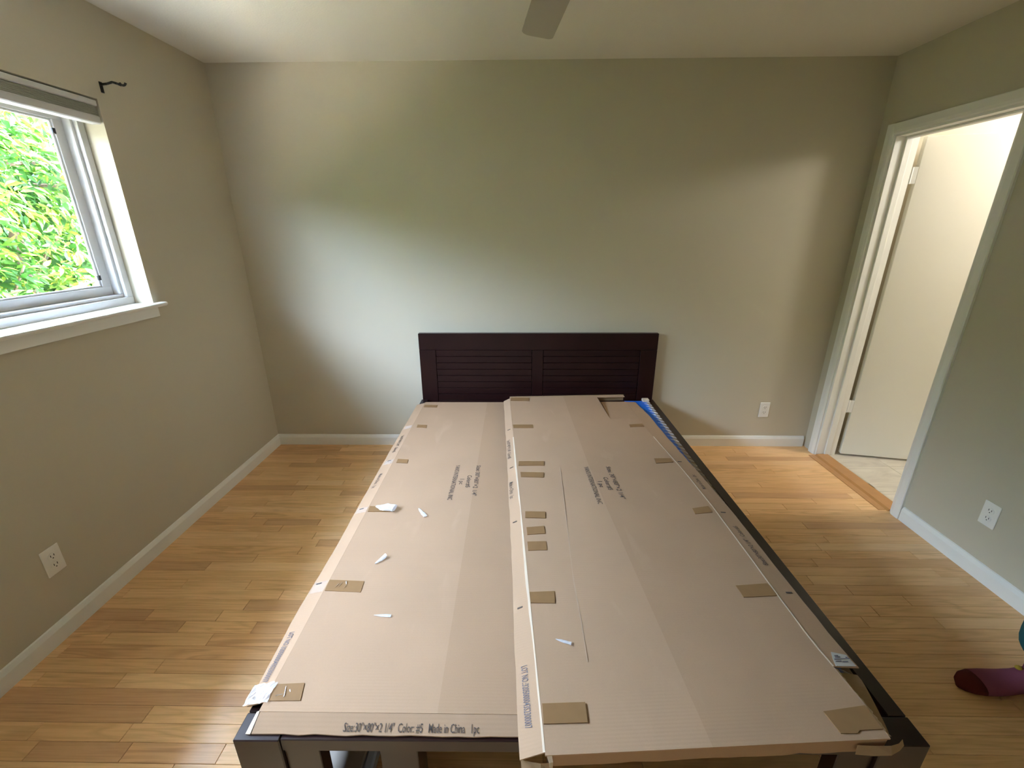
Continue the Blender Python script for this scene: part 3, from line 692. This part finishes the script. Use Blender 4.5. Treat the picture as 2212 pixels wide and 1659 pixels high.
grid_sheet(0.5835, fR, 0.0, VT, ZR, 0.004, 'top_panel', M_card2, bxR, nu=4, seed=5, wob=0.0022)
# corner beyond the slit: pressed in and leaning down toward the head end
zd = lambda u, v: ZR - 0.030 * max(0.0, (v - VT)) / (2.085 - VT)
mbc = MB(); nv = 8; cv = []
for j in range(nv + 1):
    v = VT + (2.085 - VT) * j / nv; ua = 0.5835 + 0.026 * (j / nv)
    for i in range(4):
        u = ua + (fR(v) - ua) * i / 3; cv.append((u, v, zd(u, v)))
n_ = len(cv); fs_ = []
for j in range(nv):
    for i in range(3):
        a = j*4 + i; fs_ += [(a, a+1, a+5, a+4), (n_+a, n_+a+4, n_+a+5, n_+a+1)]
ring = [0,1,2,3] + [j*4+3 for j in range(1, nv+1)] + [nv*4+2, nv*4+1, nv*4] + [j*4 for j in range(nv-1, 0, -1)]
for a, b in zip(ring, ring[1:] + ring[:1]): fs_.append((a, n_+a, n_+b, b))
mbc.add(cv + [(x, y, z - 0.004) for x, y, z in cv], fs_).obj('torn_corner', M_card2, bxR)
# inner cut wall along the slit and the standing lip at the head end
MB().add([(0.583, VT, ZR - 0.0045), (0.583, 2.128, ZR - 0.0045), (0.587, 2.128, ZR - 0.0045), (0.583, VT, ZR - 0.034), (0.583, 2.128, ZR - 0.034), (0.587, 2.128, ZR - 0.034)], [(0, 1, 4, 3), (0, 3, 5, 2), (1, 2, 5, 4), (0, 2, 1), (3, 4, 5)]).obj('cut_wall', M_cardin, bxR)
MB().box((0.0, 2.1290, ZR - 0.038), (0.772, 2.1330, ZR + 0.003)).obj('end_flap', M_cardin, bxR)
MB().box((0.5840, 2.103, ZR - 0.0055), (0.772, 2.1285, ZR - 0.0015)).obj('torn_lip', M_card, bxR)
# left side flap, sloping down onto the lower carton
vsR = [0.006 + k * (2.102) / 40 for k in range(41)]
outR = resample([(-0.041, 2.1083), (-0.0416, 1.5344), (-0.0441, 1.0775), (-0.0473, 0.6351), (-0.0528, 0.2733), (-0.0553, 0.0058)], vsR)
zoR = 0.447
strip_mesh([(-0.0006, v, ZR - 0.0003) for v in vsR], [(u, v, zoR) for u, v in outR], 0.0035, 'side_flap', M_card, bxR, jag=0.0014, seed=21)
zfr = lambda u, v: ZR - 0.0003 + (ZR - 0.0003 - zoR) * (u + 0.0006) / (0.0404 + 0.0125 * (1 - v / 2.1))
# pale torn fold line at the top of the flap
strip_mesh([(0.0005, v, ZR + 0.0006) for v in vsR[:30]], [(-0.0058 + 0.002*math.sin(v*9), v, ZR - 0.0006) for v in vsR[:30]], 0.0006, 'fold_edge', M_cardedge, bxR, jag=0.0010, seed=31)
# right side flap, torn away near the foot end
vsr = [0.170 + k * (2.083 - 0.170) / 36 for k in range(37)]
rA = [(fR(v) + 0.0005, v, (ZR if v < VT else zd(0, v)) - 0.0003) for v in vsr]
rB = [(u, v, (0.4590 if v < VT else zd(0, v) - 0.0045)) for u, v in resample([[0.8410, 2.0850], [0.8360, 1.7500], [0.8360, 1.5000], [0.8450, 1.1609], [0.8490, 0.878], [0.8395, 0.604], [0.8323, 0.3845], [0.8303, 0.2562], [0.8345, 0.1715]], vsr)]
strip_mesh(rA, rB, 0.0035, 'side_flap', M_card2, bxR, jag=0.0016, seed=41)
zrr = lambda u, v: ZR - 0.0003 - 0.0090 * (u - fR(v)) / 0.078
strip_mesh([(fR(v) + 0.0030, v, ZR + 0.0006) for v in vsr[:26]], [(fR(v) - 0.0012, v, ZR + 0.0010) for v in vsr[:26]], 0.0006, 'fold_edge', M_cardedge, bxR, jag=0.0008, seed=33)
# what shows in the torn part: the curved inner liner and ragged edges
hl_v = [0.020 + k * 0.148 / 10 for k in range(11)]
strip_mesh([(fR(v) + 0.004, v, 0.452) for v in hl_v], [(0.792 + 0.042 * min(1, (v - 0.02) / 0.13) ** 0.8, v, 0.436) for v in hl_v], 0.003, 'inner_liner', M_cardin, bxR, seed=51)
rag = [0.008 + k * 0.158 / 24 for k in range(25)]
strip_mesh([(fR(v) - 0.001, v, ZR + 0.0004) for v in rag], [(fR(v) + 0.006, v, ZR - 0.0035) for v in rag], 0.002, 'ragged_edge', M_cardedge, bxR, jag=0.0045, seed=52)
strip_mesh([(0.690, -0.004, ZR - 0.010), (0.730, -0.006, ZR - 0.012), (0.766, -0.006, ZR - 0.014), (0.790, 0.0, ZR - 0.018), (0.806, 0.008, ZR - 0.018)], [(0.690, -0.006, ZR - 0.034), (0.730, -0.010, ZR - 0.034), (0.768, -0.012, ZR - 0.034), (0.795, -0.003, ZR - 0.034), (0.812, 0.006, ZR - 0.034)], 0.003, 'torn_tab', M_cardin, bxR, jag=0.002, seed=53)
# near end flap folded down
eA = [(0.004 + k*0.756/24, 0.0, ZR - 0.0006) for k in range(25)]; eB = [(0.004 + k*0.756/24, 0.003, ZR - 0.042) for k in range(25)]
mbf = MB(); r_ = random.Random(61); nn = 25
for k in range(nn): eB[k] = (eB[k][0], eB[k][1] + r_.uniform(-0.001, 0.001), eB[k][2] + r_.uniform(-0.002, 0.002))
mbf.add(eA + eB + [(x, y + 0.004, z) for x, y, z in eA] + [(x, y + 0.004, z) for x, y, z in eB],
        [f for i in range(nn-1) for f in ((i, i+1, nn+i+1, nn+i), (2*nn+i, 3*nn+i, 3*nn+i+1, 2*nn+i+1), (nn+i, nn+i+1, 3*nn+i+1, 3*nn+i), (i, 2*nn+i, 2*nn+i+1, i+1))])
mbf.obj('end_flap', M_card2, bxR)
# crumpled near-left corner hanging down
strip_mesh([(-0.052, 0.012, 0.438), (-0.03, 0.004, 0.442), (-0.010, -0.002, 0.446), (0.010, -0.004, 0.450)], [(-0.050, 0.006, 0.405), (-0.03, -0.004, 0.408), (-0.008, -0.008, 0.412), (0.016, -0.006, 0.418)], 0.003, 'crushed_corner', M_cardin, bxR, jag=0.004, seed=71)
strip_mesh([(0.004, 0.0, ZR - 0.002), (0.008, -0.007, 0.455), (0.010, -0.010, 0.438)], [(0.016, 0.0, ZR - 0.002), (0.016, -0.006, 0.455), (0.014, -0.009, 0.430)], 0.002, 'torn_tab', M_cardedge, bxR, jag=0.002, seed=72)
TRq = [[[0.0079, 2.1149], [0.128, 2.1045], [0.1237, 2.0496], [0.0037, 2.0606]], [[0.0027, 1.6849], [0.1159, 1.6794], [0.1161, 1.6357], [0.0048, 1.6412]], [[0.0132, 1.2624], [0.1372, 1.2565], [0.1315, 1.2148], [0.0087, 1.2207]], [[0.0147, 1.1617], [0.1236, 1.1524], [0.1168, 1.1102], [0.0152, 1.1201]], [[0.0164, 0.8605], [0.0956, 0.8553], [0.0924, 0.8139], [0.0136, 0.8204]], [[0.0139, 0.7612], [0.0812, 0.7663], [0.0814, 0.7218], [0.0143, 0.7194]], [[0.0114, 0.6806], [0.0784, 0.68], [0.078, 0.634], [0.0113, 0.6347]], [[0.0015, 0.4479], [0.0787, 0.4481], [0.0747, 0.4017], [0.001, 0.4068]], [[0.0044, 0.1079], [0.1072, 0.1067], [0.1041, 0.061], [0.0034, 0.0624]], [[0.6705, 1.6551], [0.748, 1.6603], [0.7475, 1.6229], [0.6659, 1.6172]], [[0.677, 1.2579], [0.757, 1.2556], [0.7560, 1.2178], [0.6703, 1.2131]], [[0.6887, 0.8493], [0.7603, 0.8616], [0.7576, 0.8201], [0.6853, 0.8129]], [[0.6525, 0.4448], [0.757, 0.4491], [0.7573, 0.3998], [0.6531, 0.3987]], [[0.6571, 0.0614], [0.7640, 0.0704], [0.7645, 0.0185], [0.71, 0.0185], [0.70, 0.0125], [0.6629, 0.014]]]
for q_ in TRq: patch(q_, bxR, M_tape, zr, lift=0.0026)
main_print(bxR, 0.3180, 1.1930, zr)
printing(SZ.replace(': ', ':') + '   Color:#5', bxR, M_ink, (-0.0385, 1.518), 'near', 0.200, 0.0185, zfr, 0.0012, 0.006)
printing('Made in China   1pc', bxR, M_ink, (-0.0400, 1.101), 'near', 0.126, 0.0185, zfr, 0.0012, 0.006)
printing(LOT, bxR, M_ink2, (-0.0390, 0.2155), 'near', 0.153, 0.0165, zfr, 0.0012, 0.008)
for p_ in ((-0.022, 1.6435), (-0.024, 1.2251), (-0.0275, 0.8131), (-0.0310, 0.4031)): stap(bxR, p_[0], p_[1], zfr, 0.008)
printing('Made in China   1pc', bxR, M_ink, (0.813, 0.990), 'far', 0.118, 0.0185, zrr, 0.0012, 0.006)
printing(SZ.replace(': ', ':') + '   Color:#5', bxR, M_ink, (0.814, 0.534), 'far', 0.204, 0.0185, zrr, 0.0012, 0.006)
for p_ in ((0.7928, 1.2295), (0.8045, 0.8247), (0.8080, 0.4165)): stap(bxR, p_[0], p_[1], zrr, 0.010)
lb = patch([(0.789, 0.212), (0.826, 0.205), (0.829, 0.173), (0.772, 0.171), (0.778, 0.19)], bxR, M_label, zrr, 'shipping_label', 0.0012, label='torn white paper label')
for k, (ua, ub, vv) in enumerate(((0.790, 0.799, 0.200), (0.788, 0.802, 0.1955), (0.818, 0.823, 0.196), (0.782, 0.822, 0.1895), (0.781, 0.796, 0.1835), (0.800, 0.814, 0.183))):
    MB().box((ua, vv, zrr(ua, vv) + 0.0010), (ub, vv + 0.0020, zrr(ua, vv) + 0.0022)).obj('print_line', M_ink2, lb)
# long pale crease on the sheet
cz = [(0.2052, 1.1962), (0.1640, 0.7016), (0.1458, 0.4792), (0.1414, 0.3389), (0.1340, 0.21)]
strip_mesh([(u + 0.0016, v, ZR + 0.0012) for u, v in cz], [(u - 0.0016, v, ZR + 0.0015) for u, v in cz], 0.0002, 'crease', M_crease, bxR, seed=81)

# ------------------------------------------------------------------ package on the floor under the bed
up = thing('wrapped_board', 'pale wrapped board with clear plastic edge on the floor under bed', 'board', (-0.54, 1.30, 0.0))
MB().box((-0.20, -0.55, 0.0008), (0.082, 0.55, 0.050)).obj('board', mat('pale_foam_wrap', (0.44, 0.38, 0.32), rough=0.6, var=0.4, vscale=12), up, bevel=0.004)
MB().box((0.0825, -0.55, 0.0008), (0.112, 0.55, 0.046)).obj('plastic_edge', mat('pale_blue_plastic', (0.55, 0.62, 0.78), rough=0.2, spec=0.6, bump=0.4, bscale=60), up, bevel=0.006)

# ------------------------------------------------------------------ person at the right edge (foot shows in frame)
per = thing('person', 'person in teal trousers and pink sock standing by the right wall, toe pointing left', 'person', (1.79, 1.05, 0))
M_skin = mat('skin', (0.52, 0.32, 0.22), rough=0.55, spec=0.3)
M_teal = mat('teal_cloth', (0.018, 0.085, 0.085), rough=0.85, spec=0.2, bump=0.2, bscale=300)
M_pink = mat('pink_sock_knit', (0.19, 0.058, 0.088), rough=0.9, spec=0.1, bump=0.3, bscale=400)
M_red = mat('dark_red_knit', (0.095, 0.018, 0.015), rough=0.9, spec=0.1, bump=0.3, bscale=400)
M_yel = mat('yellow_knit', (0.34, 0.22, 0.02), rough=0.9)
M_shirt = mat('grey_shirt', (0.32, 0.32, 0.34), rough=0.9)
M_hair = mat('dark_hair', (0.02, 0.014, 0.010), rough=0.5)
def skin_mesh(verts, edges, rad, root, name, m, par, sub=2):
    me = bpy.data.meshes.new(name); me.from_pydata(verts, edges, [])
    o = bpy.data.objects.new(name, me); C.objects.link(o)
    sk = o.modifiers.new('skin', 'SKIN'); sk.use_smooth_shade = True
    sv = me.skin_vertices[0].data
    for i, r in enumerate(rad): sv[i].radius = (r, r) if not isinstance(r, tuple) else r; sv[i].use_root = (i == root)
    ss = o.modifiers.new('sub', 'SUBSURF'); ss.levels = sub; ss.render_levels = sub
    dg = bpy.context.evaluated_depsgraph_get(); nm = bpy.data.meshes.new_from_object(o.evaluated_get(dg)); nm.name = name
    bpy.data.objects.remove(o); bpy.data.meshes.remove(me)
    nm.materials.clear(); nm.materials.append(m); nm.polygons.foreach_set('use_smooth', [True]*len(nm.polygons))
    r = link(name, nm, par); return r
# local frame: faces -x. feet at y=+0.08 (in view) and y=-0.10
fyA, fyB = 0.075, -0.115
V = [(0,0,0.90), (0,0,1.05), (0.01,0,1.22), (0.01,0,1.36), (0.0,0,1.43), (-0.02,0,1.50), (-0.03,0,1.58), (-0.02,0,1.66)]
Rr_ = [0.115, 0.095, 0.10, 0.08, 0.048, 0.062, 0.085, 0.070]
E_ = [(i, i+1) for i in range(7)]
for s, fy in ((1, fyA), (-1, fyB)):
    b0 = len(V); ox = 0.0 if fy > 0 else 0.13; V += [(0.0, fy*0.95, 0.84), (-0.015 + ox*0.5, fy, 0.48), (ox*0.8, fy, 0.30), (0.01 + ox, fy, 0.085)]; Rr_ += [0.082, 0.055, 0.052, 0.036]; E_ += [(0, b0), (b0, b0+1), (b0+1, b0+2), (b0+2, b0+3)]
for s in (1, -1):
    b0 = len(V); V += [(0.01, s*0.165, 1.37), (0.02, s*0.205, 1.10), (-0.06, s*0.20, 0.88), (-0.085, s*0.195, 0.82)]; Rr_ += [0.050, 0.040, 0.027, 0.026]; E_ += [(3, b0), (b0, b0+1), (b0+1, b0+2), (b0+2, b0+3)]
body = skin_mesh(V, E_, Rr_, 0, 'body', M_skin, per)
for s in (1, -1):
    for k in range(4):
        ln = (0.062, 0.074, 0.068, 0.052)[k]; oy = (k - 1.5) * 0.017
        skin_mesh([(-0.085 + oy, s*0.195, 0.81), (-0.092 + oy*1.2, s*0.193, 0.80 - 0.045), (-0.098 + oy*1.25, s*0.19, 0.80 - 0.045 - ln*0.55), (-0.095 + oy*1.25, s*0.182, 0.80 - 0.045 - ln)], [(0,1),(1,2),(2,3)], [0.012, 0.0095, 0.0085, 0.007], 0, 'finger', M_skin, per, 1)
    skin_mesh([(-0.105, s*0.19, 0.81), (-0.125, s*0.182, 0.785), (-0.132, s*0.176, 0.745)], [(0,1),(1,2)], [0.012, 0.010, 0.008], 0, 'thumb', M_skin, per, 1)
# head details
def ell(c, r, name, m, par, n=14):
    bm = bmesh.new(); bmesh.ops.create_uvsphere(bm, u_segments=n, v_segments=n//2+2, radius=1.0); me = bpy.data.meshes.new(name)
    for v in bm.verts: v.co = (c[0]+v.co.x*r[0], c[1]+v.co.y*r[1], c[2]+v.co.z*r[2])
    bm.to_mesh(me); bm.free(); me.materials.append(m); me.polygons.foreach_set('use_smooth', [True]*len(me.polygons)); return link(name, me, par)
ell((0.012, 0, 1.655), (0.098, 0.092, 0.098), 'hair', M_hair, per, 20); ell((0.075, 0, 1.50), (0.04, 0.075, 0.13), 'hair', M_hair, per, 16)
for s in (1, -1):
    ell((-0.107, s*0.032, 1.605), (0.010, 0.013, 0.008), 'eye', M_plate, per, 10); ell((-0.02, s*0.088, 1.59), (0.02, 0.010, 0.03), 'ear', M_skin, per, 10)
ell((-0.118, 0, 1.575), (0.016, 0.013, 0.022), 'nose', M_skin, per, 10); ell((-0.098, 0, 1.530), (0.010, 0.024, 0.007), 'mouth', mat('lip', (0.40, 0.14, 0.12), rough=0.5), per, 10)
# clothes
V = [(0,0,0.93), (0,0,1.06)]; Rr_ = [0.145, 0.125]; E_ = [(0,1)]
for fy in (fyA, fyB):
    b0 = len(V); ox = 0.0 if fy > 0 else 0.13; V += [(0.0, fy*0.95, 0.82), (-0.012 + ox*0.5, fy, 0.48), (-0.006 + ox*0.8, fy, 0.28), (-0.008 + ox, fy, 0.125)]; Rr_ += [0.096, 0.078, 0.078, 0.080]; E_ += [(0, b0), (b0, b0+1), (b0+1, b0+2), (b0+2, b0+3)]
skin_mesh(V, E_, Rr_, 0, 'trousers', M_teal, per)
V = [(0,0,0.88), (0,0,1.00), (0,0,1.10), (0.01,0,1.24), (0.01,0,1.36), (0.0,0,1.435)]; Rr_ = [0.165, 0.160, 0.150, 0.158, 0.150, 0.075]; E_ = [(0,1),(1,2),(2,3),(3,4),(4,5)]
for s in (1, -1):
    b0 = len(V); V += [(0.01, s*0.175, 1.365), (0.019, s*0.207, 1.15)]; Rr_ += [0.075, 0.062]; E_ += [(4, b0), (b0, b0+1)]
skin_mesh(V, E_, Rr_, 0, 'shirt', M_shirt, per)
def sock(fy, ox=0.0):
    # foot loft: heel at +x to toe at -x
    st_ = [(0.048, 0.018, 0.030, 0.035), (0.040, 0.032, 0.058, 0.040), (0.015, 0.037, 0.088, 0.045), (-0.02, 0.037, 0.092, 0.044), (-0.06, 0.038, 0.076, 0.038), (-0.10, 0.043, 0.064, 0.032), (-0.145, 0.047, 0.056, 0.028), (-0.185, 0.046, 0.050, 0.025), (-0.212, 0.040, 0.044, 0.022), (-0.232, 0.026, 0.032, 0.017), (-0.240, 0.008, 0.016, 0.010)]
    n = 18; rings = []
    for x, hw_, h_, zc in st_:
        yc = fy + 0.10 * (-x) * 0.35
        rings.append([(x + ox, yc + hw_*math.cos(2*PI*i/n), max(0.001, h_/2 + h_/2*math.sin(2*PI*i/n))) for i in range(n)])
    so = MB().loft(rings[:8]).obj('sock', M_pink, per, smooth=True)
    MB().loft(rings[7:]).obj('sock_toe', M_red, so, smooth=True)
    MB().loft([[(0.01 + ox + 0.040*math.cos(2*PI*i/n), fy + 0.040*math.sin(2*PI*i/n), z) for i in range(n)] for z in (0.06, 0.10, 0.16)]).obj('sock_cuff', M_pink, so, smooth=True)
    return so
sA = sock(fyA); ell((-0.045, fyA + 0.018, 0.082), (0.012, 0.010, 0.006), 'sock_bow', M_yel, sA, 10); sock(fyB, 0.13)

# ------------------------------------------------------------------ outdoors: ground and the tree filling the window
M_ground = mat('pale_concrete', (0.50, 0.44, 0.36), rough=0.9, var=0.5, vscale=2.0, bump=0.3, bscale=40)
struct(MB().box((-30, -26, -0.5), (xo, 30, -0.25)).obj('ground', M_ground))
def leaf_mat(name):
    m = bpy.data.materials.new(name); m.use_nodes = True; nt = m.node_tree; N = nt.nodes; L = nt.links; b = N['Principled BSDF']; out = N['Material Output']
    oi = N.new('ShaderNodeObjectInfo'); at = N.new('ShaderNodeAttribute'); at.attribute_name = 'tint'
    sm = N.new('ShaderNodeMath'); sm.operation = 'ADD'; L.new(oi.outputs['Random'], sm.inputs[0]); L.new(at.outputs['Fac'], sm.inputs[1])
    fr = N.new('ShaderNodeMath'); fr.operation = 'FRACT'; L.new(sm.outputs[0], fr.inputs[0])
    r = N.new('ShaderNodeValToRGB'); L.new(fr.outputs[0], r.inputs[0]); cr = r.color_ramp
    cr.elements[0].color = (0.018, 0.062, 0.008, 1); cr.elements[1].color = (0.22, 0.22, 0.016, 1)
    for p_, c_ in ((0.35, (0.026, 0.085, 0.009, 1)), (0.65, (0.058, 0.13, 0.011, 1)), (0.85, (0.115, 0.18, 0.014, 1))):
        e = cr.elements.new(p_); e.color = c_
    L.new(r.outputs[0], b.inputs['Base Color']); b.inputs['Roughness'].default_value = 0.5; b.inputs['Specular IOR Level'].default_value = 0.22
    tr = N.new('ShaderNodeBsdfTranslucent'); mx = N.new('ShaderNodeMixShader'); mx.inputs[0].default_value = 0.35
    hs = N.new('ShaderNodeHueSaturation'); hs.inputs['Value'].default_value = 1.5; L.new(r.outputs[0], hs.inputs['Color']); L.new(hs.outputs[0], tr.inputs[0])
    L.new(b.outputs[0], mx.inputs[1]); L.new(tr.outputs[0], mx.inputs[2]); L.new(mx.outputs[0], out.inputs[0]); return m
M_leaf = leaf_mat('green_leaf'); M_bark = mat('bark', (0.16, 0.10, 0.065), rough=0.9, bump=0.6, bscale=30)
tree = thing('hedge', 'tall dense leafy green hedge with yellow-green tips outside the window', 'hedge', (-5.05, 3.2, -0.25))
rg = np.random.default_rng(5)
tk = MB()
for (bx, by) in ((0.1, -15.0), (0, -11.5), (0.1, -8.0), (0, -4.2), (0.1, -1.4), (0.0, 1.2), (-0.1, 3.8)):
    tk.cyl((bx, by, 0), (bx + 0.05, by + 0.1, 1.5), 0.10, 10, 0.07); tk.cyl((bx + 0.05, by + 0.1, 1.5), (bx - 0.1, by + 0.2, 2.8), 0.07, 10, 0.03)
tk.obj('trunk', M_bark, tree, smooth=True)
br_ = MB()
for k in range(60):
    by = rg.uniform(-5.5, 5.2); z = rg.uniform(0.5, 2.5); x = rg.uniform(-0.4, 0.2)
    br_.cyl((x, by, z), (x + rg.uniform(0.3, 1.0), by + rg.uniform(-0.6, 0.6), z + rg.uniform(0.0, 0.5)), 0.022, 6, 0.008)
bo = br_.obj('branches', M_bark, tree); bo['kind'] = 'stuff'
# leaf shape: pointed oval, folded along the rib and curling at the tip
LV = np.array([(0,0,0), (0.28,0.17,0.05), (0.62,0.15,0.03), (1.0,0,-0.10), (0.62,-0.15,0.03), (0.28,-0.17,0.05), (0.45,0,-0.01)])
LF = [(0,6,1), (1,6,2), (2,6,3), (3,6,4), (4,6,5), (5,6,0)]
lme = []
for k in range(3):
    vv = LV.copy(); vv[:,1] *= (0.85, 1.05, 1.25)[k]; vv[3,2] -= 0.06 * k
    lme.append((vv, MB().add([tuple(p) for p in vv], LF).mesh('leaf', M_leaf, fixn=False)))
NT = 8000; PER = 12
# twig positions on a bumpy front and crown, thinning inward
ty = rg.uniform(-6.4, 6.6, NT); far_ = np.arange(NT) > NT * 0.78; ty[far_] = rg.uniform(-19.0, -6.4, far_.sum()); tz = rg.uniform(0.15, 3.10, NT)
bump_ = np.array([noise.noise(Vector((a*0.9, b*0.9, 3.1))) for a, b in zip(ty, tz)])
tx = 0.60 + 0.40*bump_ - np.abs(rg.normal(0, 0.62, NT)) - 0.10*np.maximum(0, tz - 2.4)
tz = tz + 0.12*np.array([noise.noise(Vector((a*0.7, 9.0, 1.0))) for a in ty]) * (tz > 2.5)
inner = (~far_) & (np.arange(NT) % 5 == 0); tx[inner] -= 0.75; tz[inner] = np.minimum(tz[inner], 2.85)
pos = []; rots = []; scl = []; tint = []
for i in range(NT):
    dirv = np.array([rg.uniform(0.1, 1.0), rg.uniform(-0.9, 0.9), rg.uniform(-0.5, 0.35)]); dirv /= np.linalg.norm(dirv)
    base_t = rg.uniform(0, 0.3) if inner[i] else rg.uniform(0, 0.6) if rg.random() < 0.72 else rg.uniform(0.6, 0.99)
    for k in range(PER):
        p = np.array([tx[i], ty[i], tz[i]]) + dirv * (k / PER * (0.6 if far_[i] else 0.34)) + rg.normal(0, 0.02, 3)
        ld = dirv * 0.7 + rg.normal(0, 0.55, 3) + np.array([0.15, 0, -0.35]); ld /= np.linalg.norm(ld)
        nrm = np.array([0.45, 0, 0.85]) + rg.normal(0, 0.5, 3); nrm -= ld * nrm.dot(ld); nrm /= np.linalg.norm(nrm)
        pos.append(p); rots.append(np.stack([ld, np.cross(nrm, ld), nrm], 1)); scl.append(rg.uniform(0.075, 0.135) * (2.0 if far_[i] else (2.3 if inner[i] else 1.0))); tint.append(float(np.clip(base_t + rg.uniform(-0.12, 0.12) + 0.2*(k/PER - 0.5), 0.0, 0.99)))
pos = np.array(pos); rots = np.array(rots); scl = np.array(scl); tint = np.array(tint)
# the leaves that show largest in the window become objects of their own
wp = pos + np.array(tree.location)
score = np.full(len(pos), -1e9)
for i in range(len(pos)):
    # does the sight line from the camera pass through the window opening?
    t = XL / wp[i,0] if wp[i,0] < XL else 0
    if t <= 0: continue
    yy = wp[i,1]*t; zz = CAMZ + (wp[i,2] - CAMZ)*t
    if 1.45 < yy < 2.10 and 1.24 < zz < 1.98: score[i] = scl[i]*4 + wp[i,0]
top = set(np.argsort(-score)[:299].tolist()); top = {i for i in top if score[i] > -1e8}
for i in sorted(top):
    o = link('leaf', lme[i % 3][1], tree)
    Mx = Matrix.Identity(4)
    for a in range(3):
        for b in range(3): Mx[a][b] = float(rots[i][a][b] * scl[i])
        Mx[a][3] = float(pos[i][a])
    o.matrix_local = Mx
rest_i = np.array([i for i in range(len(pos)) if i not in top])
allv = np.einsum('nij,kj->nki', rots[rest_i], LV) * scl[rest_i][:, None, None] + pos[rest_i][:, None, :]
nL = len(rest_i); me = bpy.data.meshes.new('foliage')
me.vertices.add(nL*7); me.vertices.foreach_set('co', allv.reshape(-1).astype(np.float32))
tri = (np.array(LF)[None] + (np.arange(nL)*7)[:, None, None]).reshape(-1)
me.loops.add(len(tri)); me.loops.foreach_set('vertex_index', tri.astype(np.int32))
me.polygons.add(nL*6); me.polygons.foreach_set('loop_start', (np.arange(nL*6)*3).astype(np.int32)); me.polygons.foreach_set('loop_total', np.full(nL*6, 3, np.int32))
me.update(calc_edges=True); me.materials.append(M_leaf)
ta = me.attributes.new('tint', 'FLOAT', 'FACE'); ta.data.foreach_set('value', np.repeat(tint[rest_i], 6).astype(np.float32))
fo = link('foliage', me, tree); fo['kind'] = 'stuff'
# dim inner thicket behind the outer leaves
